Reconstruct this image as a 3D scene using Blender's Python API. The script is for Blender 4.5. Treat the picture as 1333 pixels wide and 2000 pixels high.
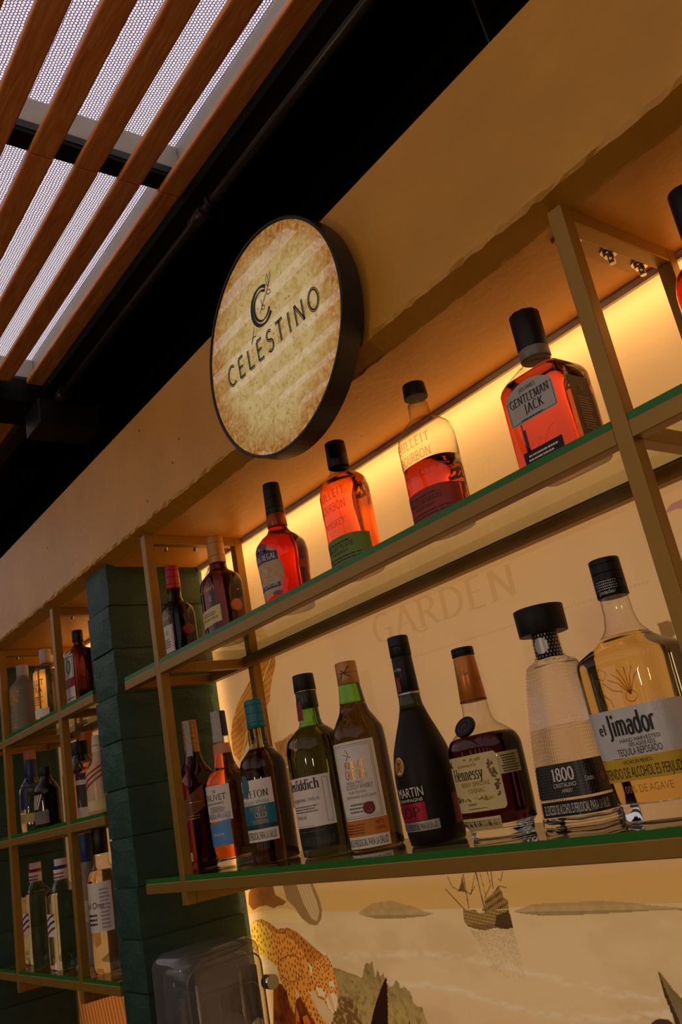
import bpy, bmesh, math, random
import numpy as np
from mathutils import Vector, Matrix

for _o in list(bpy.data.objects):
    bpy.data.objects.remove(_o)
SC = bpy.context.scene
COL = SC.collection

# ------------------------------------------------------------------ camera
def add_camera():
    yaw, pit, rol = 0.8734, 0.3112, -0.1917
    f = Vector((-math.sin(yaw) * math.cos(pit), math.cos(yaw) * math.cos(pit), math.sin(pit)))
    r = Vector((math.cos(yaw), math.sin(yaw), 0))
    u = r.cross(f)
    r2 = math.cos(rol) * r + math.sin(rol) * u
    u2 = -math.sin(rol) * r + math.cos(rol) * u
    cd = bpy.data.cameras.new('camera')
    cd.sensor_fit = 'VERTICAL'
    cd.sensor_height = 36.0
    cd.lens = 1684.5 / 2000 * 36.0
    cd.clip_start = 0.01
    co = bpy.data.objects.new('camera', cd)
    m = Matrix((r2, u2, -f)).transposed().to_4x4()
    m.translation = Vector((3.9226, -1.9166, 0.2172)) * 0.4
    co.matrix_world = m
    COL.objects.link(co)
    SC.camera = co
add_camera()

# ------------------------------------------------------------------ sky, exposure, lamps
SC.view_settings.view_transform = 'Standard'
SC.view_settings.look = 'None'
SC.view_settings.gamma = 1.0
SC.view_settings.use_curve_mapping = False
SC.view_settings.exposure = 0.0
SC.cycles.caustics_reflective = False
SC.cycles.caustics_refractive = False
SC.cycles.max_bounces = 14
SC.cycles.transmission_bounces = 14
SC.cycles.transparent_max_bounces = 24
SC.cycles.glossy_bounces = 5
SC.cycles.diffuse_bounces = 4
SC.cycles.sample_clamp_indirect = 3.0

w = bpy.data.worlds.new('overcast_sky')
SC.world = w
w.use_nodes = True
_bg = w.node_tree.nodes['Background']
_bg.inputs[0].default_value = (1.0, 0.95, 0.87, 1)
_bg.inputs[1].default_value = 0.86

def area(name, loc, size, size_y, rot, energy, color, spread=math.pi):
    l = bpy.data.lights.new(name, 'AREA')
    l.shape = 'RECTANGLE'
    l.size, l.size_y = size, size_y
    l.energy = energy
    l.color = color
    l.spread = spread
    o = bpy.data.objects.new(name, l)
    o.location = loc
    o.rotation_euler = rot
    COL.objects.link(o)
    return o

WARM = (1.0, 0.62, 0.27)
WARM2 = (1.0, 0.60, 0.22)
BOX_E, TOP_E, SIDE_E, FILL_E = 4.6, 2.0, 0.6, 19
# lamps inside the two light boxes behind the translucent mural prints: a flat field, a strip under the top edge, a strip up the left edge
area('light_box_field', (0.67, 0.318, 0.03), 1.74, 1.24, (math.radians(90), 0, math.pi), BOX_E, WARM)
area('light_box_top_strip', (0.67, 0.285, 0.645), 1.74, 0.012, (math.radians(35), 0, math.pi), TOP_E, WARM2)
area('light_box_side_strip', (-0.185, 0.285, 0.02), 0.012, 1.25, (math.radians(90), 0, math.radians(155)), SIDE_E, WARM2)
area('light_box_field_left', (-0.785, 0.318, 0.03), 0.92, 1.24, (math.radians(90), 0, math.pi), BOX_E * 0.45, WARM)
area('light_box_top_strip_left', (-0.785, 0.285, 0.645), 0.92, 0.012, (math.radians(35), 0, math.pi), TOP_E * 0.5, WARM2)

# unseen warm point lights, added behind and beside the viewer to lift front tones
def warm_fill(loc, e, r=0.07):
    l = bpy.data.lights.new('warm_fill_light', 'POINT')
    l.energy = e
    l.color = (1.0, 0.66, 0.34)
    l.shadow_soft_size = r
    o = bpy.data.objects.new('warm_fill_light', l)
    o.location = loc
    COL.objects.link(o)
for _x, _y, _z in ((0.6, -2.6, 0.30), (2.7, -2.2, 0.30)):
    warm_fill((_x, _y, _z), FILL_E)

# ------------------------------------------------------------------ materials
def lin(c):
    c = np.asarray(c, float) / 255.0
    return np.where(c <= 0.04045, c / 12.92, ((c + 0.055) / 1.055) ** 2.4)

MATS = {}
def mat(name, color=(0.8, 0.8, 0.8), rough=0.5, metal=0.0, trans=0.0, ior=1.45, noise=0.0, nscale=40.0, bump=0.0, bscale=80.0, coat=0.0, spec=0.5, srgb=False, emis=None):
    if name in MATS:
        return MATS[name]
    m = bpy.data.materials.new(name)
    m.use_nodes = True
    nt = m.node_tree
    p = nt.nodes['Principled BSDF']
    c = tuple(lin(color)) if srgb else color
    p.inputs['Base Color'].default_value = (*c, 1)
    p.inputs['Roughness'].default_value = rough
    p.inputs['Metallic'].default_value = metal
    p.inputs['Transmission Weight'].default_value = trans
    p.inputs['IOR'].default_value = ior
    p.inputs['Coat Weight'].default_value = coat
    p.inputs['Specular IOR Level'].default_value = spec
    if emis:
        p.inputs['Emission Color'].default_value = (*c, 1)
        p.inputs['Emission Strength'].default_value = emis
    tc = None
    if noise or bump:
        tc = nt.nodes.new('ShaderNodeTexCoord')
    if noise:
        n = nt.nodes.new('ShaderNodeTexNoise')
        n.inputs['Scale'].default_value = nscale
        n.inputs['Detail'].default_value = 5
        nt.links.new(tc.outputs['Object'], n.inputs['Vector'])
        r = nt.nodes.new('ShaderNodeMapRange')
        r.inputs['From Min'].default_value = 0.3
        r.inputs['From Max'].default_value = 0.7
        r.inputs['To Min'].default_value = 1 - noise
        r.inputs['To Max'].default_value = 1 + noise
        nt.links.new(n.outputs['Fac'], r.inputs['Value'])
        mx = nt.nodes.new('ShaderNodeVectorMath')
        mx.operation = 'SCALE'
        mx.inputs[0].default_value = c
        nt.links.new(r.outputs['Result'], mx.inputs['Scale'])
        nt.links.new(mx.outputs['Vector'], p.inputs['Base Color'])
    if bump:
        n2 = nt.nodes.new('ShaderNodeTexNoise')
        n2.inputs['Scale'].default_value = bscale
        n2.inputs['Detail'].default_value = 6
        nt.links.new(tc.outputs['Object'], n2.inputs['Vector'])
        b = nt.nodes.new('ShaderNodeBump')
        b.inputs['Strength'].default_value = bump
        b.inputs['Distance'].default_value = 0.004
        nt.links.new(n2.outputs['Fac'], b.inputs['Height'])
        nt.links.new(b.outputs['Normal'], p.inputs['Normal'])
    MATS[name] = m
    return m

def thin_glass(name, tint=(1, 1, 1), edge=(0.6, 0.6, 0.6), refl=1.45, haze=0.0, power=2.2, blend=0.35):
    # wall of clear glass that is thin next to its size: tinted straight-through light plus mirror reflection
    if name in MATS:
        return MATS[name]
    m = bpy.data.materials.new(name)
    m.use_nodes = True
    nt = m.node_tree
    nt.nodes.remove(nt.nodes['Principled BSDF'])
    out = nt.nodes['Material Output']
    tr = nt.nodes.new('ShaderNodeBsdfTransparent')
    gl = nt.nodes.new('ShaderNodeBsdfGlossy')
    gl.inputs['Roughness'].default_value = 0.03
    fr = nt.nodes.new('ShaderNodeFresnel')
    ge = nt.nodes.new('ShaderNodeNewGeometry')
    io = nt.nodes.new('ShaderNodeMapRange')      # same reflectance from both sides of the thin wall
    io.inputs['To Min'].default_value = refl
    io.inputs['To Max'].default_value = 1 / refl
    nt.links.new(ge.outputs['Backfacing'], io.inputs['Value'])
    nt.links.new(io.outputs['Result'], fr.inputs['IOR'])
    lw = nt.nodes.new('ShaderNodeLayerWeight')
    lw.inputs['Blend'].default_value = blend
    pw = nt.nodes.new('ShaderNodeMath')
    pw.operation = 'POWER'
    pw.inputs[1].default_value = power
    nt.links.new(lw.outputs['Facing'], pw.inputs[0])
    mx = nt.nodes.new('ShaderNodeMix')
    mx.data_type = 'RGBA'
    mx.inputs['A'].default_value = (*tint, 1)
    mx.inputs['B'].default_value = (*edge, 1)
    nt.links.new(pw.outputs[0], mx.inputs['Factor'])
    nt.links.new(mx.outputs['Result'], tr.inputs['Color'])
    ms = nt.nodes.new('ShaderNodeMixShader')
    nt.links.new(fr.outputs[0], ms.inputs[0])
    nt.links.new(tr.outputs[0], ms.inputs[1])
    nt.links.new(gl.outputs[0], ms.inputs[2])
    last = ms.outputs[0]
    if haze:
        # even grey scatter mixed in to brighten the clear plastic
        df = nt.nodes.new('ShaderNodeBsdfDiffuse')
        df.inputs['Color'].default_value = (0.55, 0.52, 0.48, 1)
        m2 = nt.nodes.new('ShaderNodeMixShader')
        m2.inputs[0].default_value = haze
        nt.links.new(last, m2.inputs[1])
        nt.links.new(df.outputs[0], m2.inputs[2])
        last = m2.outputs[0]
    nt.links.new(last, out.inputs['Surface'])
    MATS[name] = m
    return m

def liquid(name, tint):
    return mat(name, tint, rough=0.0, trans=1.0, ior=1.38, spec=.3)

# ------------------------------------------------------------------ mesh helpers
def link(o, parent=None):
    COL.objects.link(o)
    if parent is not None:
        o.parent = parent
    return o

def mesh(name, verts, faces, m, parent=None, smooth=False, fmat=None):
    me = bpy.data.meshes.new(name)
    me.from_pydata([tuple(map(float, v)) for v in verts], [], [tuple(int(i) for i in f) for f in faces])
    for mm in (m if isinstance(m, (list, tuple)) else [m]):
        me.materials.append(mm)
    if fmat is not None:
        me.polygons.foreach_set('material_index', fmat)
    if smooth:
        me.polygons.foreach_set('use_smooth', [True] * len(me.polygons))
    me.update()
    return link(bpy.data.objects.new(name, me), parent)

def copy_mesh(o, loc, parent):
    c = o.copy()
    link(c, parent)
    c.location = loc
    return c

def thing(name, label, cat, loc=(0, 0, 0), group=None):
    o = bpy.data.objects.new(name, None)
    o.empty_display_size = 0.02
    COL.objects.link(o)
    o.location = loc
    tag(o, label, cat, group)
    return o

def tag(o, label=None, cat=None, group=None, kind=None):
    if label: o['label'] = label
    if cat: o['category'] = cat
    if group: o['group'] = group
    if kind: o['kind'] = kind
    return o

def box_geo(x0, x1, y0, y1, z0, z1, bev=0.0):
    bm = bmesh.new()
    bmesh.ops.create_cube(bm, size=1.0)
    for v in bm.verts:
        v.co = Vector(((x0 + x1) / 2 + v.co.x * (x1 - x0), (y0 + y1) / 2 + v.co.y * (y1 - y0), (z0 + z1) / 2 + v.co.z * (z1 - z0)))
    if bev:
        bmesh.ops.bevel(bm, geom=bm.edges[:], offset=bev, segments=2, affect='EDGES', profile=0.5)
    bm.verts.index_update()
    V = [v.co.copy() for v in bm.verts]
    F = [[v.index for v in f.verts] for f in bm.faces]
    bm.free()
    return V, F

def box(name, x0, x1, y0, y1, z0, z1, m, parent=None, bev=0.0):
    V, F = box_geo(x0, x1, y0, y1, z0, z1, bev)
    return mesh(name, V, F, m, parent)

def tube(name, p0, p1, r, m, parent=None, n=16, r1=None):
    p0, p1 = Vector(p0), Vector(p1)
    d = (p1 - p0).normalized()
    a = d.orthogonal().normalized()
    b = d.cross(a)
    r1 = r if r1 is None else r1
    V, F = [], []
    for p, rr in ((p0, r), (p1, r1)):
        for k in range(n):
            t = 2 * math.pi * k / n
            V.append(p + (a * math.cos(t) + b * math.sin(t)) * rr)
    for k in range(n):
        F.append([k, (k + 1) % n, n + (k + 1) % n, n + k])
    F.append(list(range(n))[::-1])
    F.append(list(range(n, 2 * n)))
    o = mesh(name, V, F, m, parent)
    for p in o.data.polygons:
        p.use_smooth = len(p.vertices) == 4
    return o

# ------------------------------------------------------------------ lettering
_TXT = {}
def bfont(s):
    # outline lettering (built-in face) as flat triangles, cap height about 1
    if s in _TXT:
        return _TXT[s]
    cu = bpy.data.curves.new('lettering', 'FONT')
    cu.body = s
    cu.resolution_u = 3
    o = bpy.data.objects.new('lettering', cu)
    COL.objects.link(o)
    dg = bpy.context.evaluated_depsgraph_get()
    me = bpy.data.meshes.new_from_object(o.evaluated_get(dg))
    V = np.array([v.co[:2] for v in me.vertices]).reshape(-1, 2) / 0.70
    F = [list(p.vertices) for p in me.polygons]
    bpy.data.meshes.remove(me)
    bpy.data.objects.remove(o)
    bpy.data.curves.remove(cu)
    _TXT[s] = (V, F)
    return V, F

def arc(cx, cy, rx, ry, a0, a1, n=14):
    return [(cx + rx * math.cos(math.radians(a0 + (a1 - a0) * k / n)), cy + ry * math.sin(math.radians(a0 + (a1 - a0) * k / n))) for k in range(n + 1)]

# roman glyphs as pen strokes: (width, strokes, serifs (x, y))
GL = {
 'A': (.82, [[(.06, 0), (.41, 1)], [(.41, 1), (.76, 0)], [(.2, .36), (.62, .36)]], [(.06, 0), (.76, 0)]),
 'B': (.68, [[(.12, 0), (.12, 1)], [(.12, 1)] + arc(.3, .76, .27, .24, 90, -90) + [(.12, .52)], [(.12, .52)] + arc(.3, .26, .32, .26, 90, -90) + [(.12, 0)]], [(.12, 0), (.12, 1)]),
 'C': (.78, [arc(.46, .5, .38, .5, 48, 312, 20)], []),
 'D': (.82, [[(.12, 0), (.12, 1)], [(.12, 1)] + arc(.3, .5, .45, .5, 90, -90, 18) + [(.12, 0)]], [(.12, 0), (.12, 1)]),
 'E': (.64, [[(.12, 0), (.12, 1)], [(.12, 1), (.56, 1)], [(.12, .52), (.48, .52)], [(.12, 0), (.58, 0)]], [(.12, 0), (.12, 1)]),
 'G': (.84, [arc(.46, .5, .38, .5, 48, 320, 20), [(.74, .02), (.74, .42)], [(.52, .42), (.84, .42)]], []),
 'H': (.8, [[(.12, 0), (.12, 1)], [(.68, 0), (.68, 1)], [(.12, .5), (.68, .5)]], [(.12, 0), (.12, 1), (.68, 0), (.68, 1)]),
 'I': (.3, [[(.15, 0), (.15, 1)]], [(.15, 0), (.15, 1)]),
 'J': (.42, [[(.26, 1), (.26, .05)] + arc(.1, .05, .16, .2, 0, -110, 8)], [(.26, 1)]),
 'K': (.76, [[(.12, 0), (.12, 1)], [(.64, 1), (.12, .42)], [(.28, .58), (.7, 0)]], [(.12, 0), (.12, 1), (.64, 1), (.7, 0)]),
 'L': (.6, [[(.12, 0), (.12, 1)], [(.12, 0), (.55, 0)]], [(.12, 0), (.12, 1)]),
 'M': (.98, [[(.12, 0), (.14, 1)], [(.14, 1), (.49, .05)], [(.49, .05), (.84, 1)], [(.84, 1), (.86, 0)]], [(.12, 0), (.86, 0)]),
 'N': (.84, [[(.12, 0), (.12, 1)], [(.12, 1), (.72, 0)], [(.72, 0), (.72, 1)]], [(.12, 0), (.72, 1)]),
 'O': (.9, [arc(.45, .5, .38, .5, 0, 360, 26)], []),
 'F': (.6, [[(.12, 0), (.12, 1)], [(.12, 1), (.56, 1)], [(.12, .52), (.46, .52)]], [(.12, 0), (.12, 1)]),
 'P': (.66, [[(.12, 0), (.12, 1)], [(.12, 1)] + arc(.32, .74, .28, .26, 90, -90) + [(.12, .48)]], [(.12, 0), (.12, 1)]),
 'Q': (.9, [arc(.45, .5, .38, .5, 0, 360, 26), [(.5, .14), (.82, -.16)]], []),
 'R': (.74, [[(.12, 0), (.12, 1)], [(.12, 1)] + arc(.32, .75, .28, .25, 90, -90) + [(.12, .5)], [(.34, .5), (.7, 0)]], [(.12, 0), (.12, 1), (.7, 0)]),
 'S': (.6, [arc(.3, .76, .22, .24, 35, 250, 12) + arc(.3, .25, .24, .27, 70, -145, 12)], []),
 'T': (.7, [[(.35, 0), (.35, 1)], [(.04, 1), (.66, 1)]], [(.35, 0)]),
 'U': (.78, [[(.14, 1), (.14, .36)] + arc(.38, .36, .24, .36, 180, 360, 12) + [(.62, 1)]], [(.14, 1), (.62, 1)]),
 'V': (.78, [[(.06, 1), (.39, 0)], [(.39, 0), (.72, 1)]], [(.06, 1), (.72, 1)]),
 'W': (1.1, [[(.06, 1), (.3, 0)], [(.3, 0), (.55, .9)], [(.55, .9), (.8, 0)], [(.8, 0), (1.04, 1)]], [(.06, 1), (1.04, 1)]),
 'Y': (.76, [[(.06, 1), (.38, .48)], [(.7, 1), (.38, .48)], [(.38, .48), (.38, 0)]], [(.06, 1), (.7, 1), (.38, 0)]),
 '1': (.4, [[(.05, .8), (.2, 1), (.2, 0)]], [(.2, 0)]),
 '8': (.62, [arc(.31, .76, .2, .24, 0, 360, 18), arc(.31, .26, .25, .26, 0, 360, 18)], []),
 '0': (.66, [arc(.33, .5, .26, .5, 0, 360, 24)], []),
 '2': (.6, [arc(.3, .74, .24, .26, 160, -30, 12) + [(.06, 0), (.56, 0)]], []),
 '&': (.8, [[(.72, .0), (.2, .72)] + arc(.33, .8, .15, .2, 200, 0, 8) + [(.1, .3)] + arc(.32, .24, .24, .24, 170, 350, 10) + [(.66, .5)]], []),
 'a': (.56, [[(.42, 0), (.42, .62)], arc(.24, .2, .18, .2, 0, 360, 14), arc(.26, .46, .16, .18, 0, 160, 8)], []),
 'c': (.5, [arc(.27, .33, .22, .33, 45, 315, 14)], []),
 'd': (.6, [[(.46, 0), (.46, 1)], arc(.26, .33, .2, .33, 0, 360, 16)], [(.46, 1)]),
 'e': (.54, [[(.06, .36), (.48, .36)], arc(.27, .33, .21, .33, 8, 315, 16)], []),
 'h': (.6, [[(.12, 0), (.12, 1)], arc(.29, .42, .17, .25, 175, 0, 8) + [(.46, 0)]], [(.12, 0), (.12, 1), (.46, 0)]),
 'i': (.28, [[(.14, 0), (.14, .66)], arc(.14, .9, .035, .035, 0, 360, 8)], [(.14, 0)]),
 'f': (.36, [[(.16, 0), (.16, .8)] + arc(.28, .8, .12, .2, 180, 50, 6), [(.04, .62), (.32, .62)]], [(.16, 0)]),
 'g': (.56, [arc(.26, .36, .2, .3, 0, 360, 14), [(.46, .64), (.46, -.1)] + arc(.28, -.1, .18, .2, 0, -150, 8)], []),
 'l': (.28, [[(.14, 0), (.14, 1)]], [(.14, 0), (.14, 1)]),
 'm': (.9, [[(.12, 0), (.12, .66)], arc(.28, .42, .16, .24, 175, 0, 8) + [(.44, 0)], arc(.6, .42, .16, .24, 175, 0, 8) + [(.76, 0)]], []),
 'n': (.6, [[(.12, 0), (.12, .66)], arc(.29, .42, .17, .24, 175, 0, 8) + [(.46, 0)]], [(.12, 0), (.46, 0)]),
 'o': (.56, [arc(.28, .33, .22, .33, 0, 360, 18)], []),
 'r': (.42, [[(.12, 0), (.12, .66)], arc(.28, .42, .16, .24, 175, 50, 6)], [(.12, 0)]),
 's': (.44, [arc(.22, .5, .15, .16, 30, 250, 8) + arc(.22, .17, .17, .18, 70, -145, 8)], []),
 'y': (.56, [[(.06, .66), (.3, .0)], [(.5, .66), (.2, -.3), (.08, -.3)]], [(.06, .66), (.5, .66)]),
 '.': (.24, [arc(.12, .04, .04, .04, 0, 360, 8)], []), ' ': (.36, [], []), "'": (.2, [[(.1, 1), (.08, .8)]], []),
}

def strip(pts, wfun, off=0.0):
    P = np.array(pts, float)
    d = np.gradient(P, axis=0)
    d /= np.linalg.norm(d, axis=1)[:, None] + 1e-9
    nrm = np.c_[-d[:, 1], d[:, 0]]
    w = np.array([wfun(*q) for q in d])[:, None]
    o = w * 0 + off
    A = P + nrm * (o + w / 2)
    B = P + nrm * (o - w / 2)
    V = np.empty((2 * len(P), 2))
    V[0::2], V[1::2] = A, B
    F = [[2 * k, 2 * k + 1, 2 * k + 3, 2 * k + 2] for k in range(len(P) - 1)]
    return V, F

def merge2(L):
    V, F, n = [], [], 0
    for v, f in L:
        V.append(np.asarray(v, float).reshape(-1, 2))
        F += [[i + n for i in q] for q in f]
        n += len(v)
    return (np.concatenate(V) if V else np.zeros((0, 2))), F

def roman(s, thick=.17, thin=.07, serif=.2, track=.1, inline=False):
    x, L = 0.0, []
    for ch in s:
        w_, strokes, ser = GL[ch]
        for st in strokes:
            if inline:
                for off, ww in ((.035, .085), (-.055, .045)):
                    v, f = strip(st, lambda a, b: ww, off)
                    L.append((v + (x, 0), f))
            else:
                v, f = strip(st, lambda a, b: thin + (thick - thin) * abs(b) ** 1.3)
                L.append((v + (x, 0), f))
        if serif and not inline:
            for sx, sy in ser:
                h = .045
                y0 = sy if sy < .5 else sy - h
                L.append((np.array([(sx - serif * .75, y0), (sx + serif * .75, y0), (sx + serif * .75, y0 + h), (sx - serif * .75, y0 + h)]) + (x, 0), [[0, 1, 2, 3]]))
        x += w_ + track
    return merge2(L)

def fit2(g, width=None, height=None, cx=0.0, z=0.0, align='c'):
    # scale lettering so caps are `height` tall and the line is `width` long
    V, F = g
    V = V.copy()
    lo, hi = V[:, 0].min(), V[:, 0].max()
    sx = (width / (hi - lo)) if width else height
    sy = height
    V[:, 0] = (V[:, 0] - {'c': (lo + hi) / 2, 'r': hi, 'l': lo}[align]) * sx + cx
    V[:, 1] = V[:, 1] * sy + z
    return V, F

def disc2(cx, cz, rx, rz=None, n=20):
    rz = rx if rz is None else rz
    return np.array([(cx + rx * math.cos(2 * math.pi * k / n), cz + rz * math.sin(2 * math.pi * k / n)) for k in range(n)]), [list(range(n))]

def rect2(x0, x1, z0, z1):
    return np.array([(x0, z0), (x1, z0), (x1, z1), (x0, z1)]), [[0, 1, 2, 3]]

def frame2(x0, x1, z0, z1, t):
    return merge2([rect2(x0, x1, z0, z0 + t), rect2(x0, x1, z1 - t, z1), rect2(x0, x0 + t, z0, z1), rect2(x1 - t, x1, z0, z1)])

def flat_xz(name, g, y, m, parent=None):
    V, F = g
    return mesh(name, [(a, y, b) for a, b in V], F, m, parent)

# ------------------------------------------------------------------ materials of the room
GOLD_WALL = mat('gold_plaster', (208, 146, 48), 0.42, noise=0.10, nscale=6, bump=0.25, bscale=60, srgb=True)
GOLD_TUBE = mat('gold_tube', (156, 114, 40), 0.42, metal=0.3, noise=0.05, nscale=25, bump=0.03, bscale=300, srgb=True)
BLACK = mat('black_paint', (0.006, 0.005, 0.005), 0.6, noise=0.2, nscale=8, spec=0.15)
BLACK_STEEL = mat('black_steel', (0.012, 0.010, 0.010), 0.45, noise=0.15, nscale=10)
GREY_STEEL = mat('grey_steel', (180, 178, 166), 0.55, noise=0.06, nscale=12, srgb=True)
STEEL = mat('steel', (0.55, 0.5, 0.45), 0.3, metal=1.0, noise=0.08, nscale=60)
GREEN_PAINT = mat('green_paint', (34, 64, 50), 0.55, noise=0.14, nscale=30, bump=0.35, bscale=150, srgb=True)
FLOOR_M = mat('floor_tile', (44, 36, 30), 0.5, noise=0.12, nscale=4, srgb=True)
DARK_WALL = mat('dark_wall', (0.02, 0.022, 0.02), 0.7, noise=0.2, nscale=5)
WOOD_M = None
def wood():
    m = bpy.data.materials.new('stained_wood')
    m.use_nodes = True
    nt = m.node_tree
    p = nt.nodes['Principled BSDF']
    p.inputs['Roughness'].default_value = 0.5
    tc = nt.nodes.new('ShaderNodeTexCoord')
    oi = nt.nodes.new('ShaderNodeObjectInfo')
    ad = nt.nodes.new('ShaderNodeVectorMath'); ad.operation = 'ADD'
    mp = nt.nodes.new('ShaderNodeMapping')
    mp.inputs['Scale'].default_value = (3.0, 34, 34)
    nz = nt.nodes.new('ShaderNodeTexNoise')
    nz.inputs['Scale'].default_value = 3.0
    nz.inputs['Detail'].default_value = 8
    nz.inputs['Distortion'].default_value = 1.6
    cr = nt.nodes.new('ShaderNodeValToRGB')
    e = cr.color_ramp.elements
    e[0].position, e[0].color = 0.30, (*lin((214, 120, 62)), 1)
    e[1].position, e[1].color = 0.72, (*lin((246, 168, 98)), 1)
    nt.links.new(tc.outputs['Object'], ad.inputs[0])
    nt.links.new(oi.outputs['Random'], ad.inputs[1])
    nt.links.new(ad.outputs[0], mp.inputs['Vector'])
    nt.links.new(mp.outputs[0], nz.inputs['Vector'])
    nt.links.new(nz.outputs['Fac'], cr.inputs['Fac'])
    nt.links.new(cr.outputs['Color'], p.inputs['Base Color'])
    return m
WOOD = wood()

# ------------------------------------------------------------------ the setting
ZS = 0.6606          # underside of the beam
ZF = -1.50
def struct(o):
    return tag(o, kind='structure')
struct(box('floor', -5, 4, -5, 0.5, ZF - 0.05, ZF, FLOOR_M))
struct(box('wall_back', -5, 4, 0.34, 0.42, ZF, 1.312, DARK_WALL))
struct(box('ceiling', -5, 4, -0.028, 0.34, 1.302, 1.312, BLACK))
struct(box('wall_upper', -5, 4, 0.26, 0.34, 0.905, 1.302, BLACK))
struct(box('added_wall_left', -5.1, -5, -4.3, 0.42, ZF, 1.29, DARK_WALL))  # unseen side wall, added to shut out open sky
struct(box('added_wall_right', 4, 4.1, -4.3, 0.42, ZF, 1.29, DARK_WALL))  # unseen, added like the left one to block sky light
def added_front_wall():
    # open garden side, unseen: piers, sill and lintel added to cut the sky light
    V, F = [], []
    def add(*a):
        v, f = box_geo(*a)
        n = len(V)
        V.extend(v); F.extend([[i + n for i in q] for q in f])
    add(-5, 4, -4.3, -4.2, ZF, -0.35)
    add(-5, 4, -4.3, -4.2, 0.85, 1.29)
    for k in range(9):
        x = -4.6 + k * 1.0
        add(x - .36, x + .36, -4.3, -4.2, -0.35, 0.85)
    return mesh('added_wall_front', V, F, DARK_WALL)
struct(added_front_wall())

# gold beam: front face, small ragged bevel at the bottom, soffit
def beam():
    rnd = random.Random(4)
    xs = np.arange(-4.5, 3.01, 0.012)
    prof = [(0.25, 0.912), (-0.006, 0.912), (-0.012, 0.906), (-0.012, 0.85), (-0.012, 0.72), (-0.012, 0.686), (-0.0125, 0.679), (-0.0105, 0.6735), (0.0215, 0.6628), (0.0255, ZS), (0.10, ZS), (0.2520, ZS)]
    V, F = [], []
    for x in xs:
        for k, (y, z) in enumerate(prof):
            j = 0.0016 if k in (6, 7, 8, 9) else 0.0
            V.append((x, y + rnd.uniform(-j, j), z + (rnd.uniform(-j, j) if k in (6, 7) else 0)))
    n = len(prof)
    for i in range(len(xs) - 1):
        for k in range(n - 1):
            F.append([i * n + k, i * n + k + 1, (i + 1) * n + k + 1, (i + 1) * n + k][::-1])
    o = mesh('ceiling_beam', V, F, GOLD_PIT, None)
    return tag(o, 'gold painted plaster beam running above both shelf racks', 'beam')

def pitted():
    # plaster with small round pin holes and soft trowel waves
    m = GOLD_WALL.copy()
    m.name = 'gold_plaster_pitted'
    nt = m.node_tree
    p = nt.nodes['Principled BSDF']
    tc = nt.nodes.new('ShaderNodeTexCoord')
    v = nt.nodes.new('ShaderNodeTexVoronoi')
    v.inputs['Scale'].default_value = 26
    nt.links.new(tc.outputs['Object'], v.inputs['Vector'])
    rg = nt.nodes.new('ShaderNodeSeparateColor')
    nt.links.new(v.outputs['Color'], rg.inputs[0])
    th = nt.nodes.new('ShaderNodeMath'); th.operation = 'LESS_THAN'; th.inputs[1].default_value = 0.30
    nt.links.new(rg.outputs[0], th.inputs[0])
    sz = nt.nodes.new('ShaderNodeMath'); sz.operation = 'MULTIPLY'; sz.inputs[1].default_value = 0.11
    nt.links.new(rg.outputs[1], sz.inputs[0])
    lt = nt.nodes.new('ShaderNodeMath'); lt.operation = 'LESS_THAN'
    nt.links.new(v.outputs['Distance'], lt.inputs[0])
    nt.links.new(sz.outputs[0], lt.inputs[1])
    mu = nt.nodes.new('ShaderNodeMath'); mu.operation = 'MULTIPLY'
    nt.links.new(th.outputs[0], mu.inputs[0]); nt.links.new(lt.outputs[0], mu.inputs[1])
    old = p.inputs['Base Color'].links[0].from_socket
    mx = nt.nodes.new('ShaderNodeMix'); mx.data_type = 'RGBA'
    mx.inputs['B'].default_value = (*lin((70, 44, 20)), 1)
    nt.links.new(mu.outputs[0], mx.inputs['Factor'])
    nt.links.new(old, mx.inputs['A'])
    nt.links.new(mx.outputs['Result'], p.inputs['Base Color'])
    b = nt.nodes.new('ShaderNodeBump'); b.inputs['Strength'].default_value = 0.6; b.inputs['Distance'].default_value = 0.002
    b.invert = True
    nt.links.new(mu.outputs[0], b.inputs['Height'])
    nt.links.new(p.inputs['Normal'].links[0].from_socket, b.inputs['Normal'])
    nt.links.new(b.outputs['Normal'], p.inputs['Normal'])
    return m
GOLD_PIT = pitted()
beam()

# green brick pillars, one painted-over block per course
def rough_block(w_, d, h, seed):
    rnd = random.Random(seed)
    bm = bmesh.new()
    bmesh.ops.create_cube(bm, size=1.0)
    for v in bm.verts:
        v.co = Vector((v.co.x * w_, v.co.y * d, v.co.z * h))
    bmesh.ops.subdivide_edges(bm, edges=bm.edges[:], cuts=3, use_grid_fill=True)
    for v in bm.verts:
        c = [abs(v.co.x) > w_ / 2 - 1e-5, abs(v.co.y) > d / 2 - 1e-5, abs(v.co.z) > h / 2 - 1e-5]
        if sum(c) >= 2:
            v.co.x -= math.copysign(0.0022, v.co.x) * c[0]
            v.co.y -= math.copysign(0.0022, v.co.y) * c[1]
            v.co.z -= math.copysign(0.0010, v.co.z) * c[2]
        v.co += Vector((rnd.uniform(-1, 1), rnd.uniform(-1, 1), rnd.uniform(-.4, .4))) * 0.0010
    bm.verts.index_update()
    V = [v.co.copy() for v in bm.verts]
    F = [[v.index for v in f.verts] for f in bm.faces]
    bm.free()
    return V, F

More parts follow.
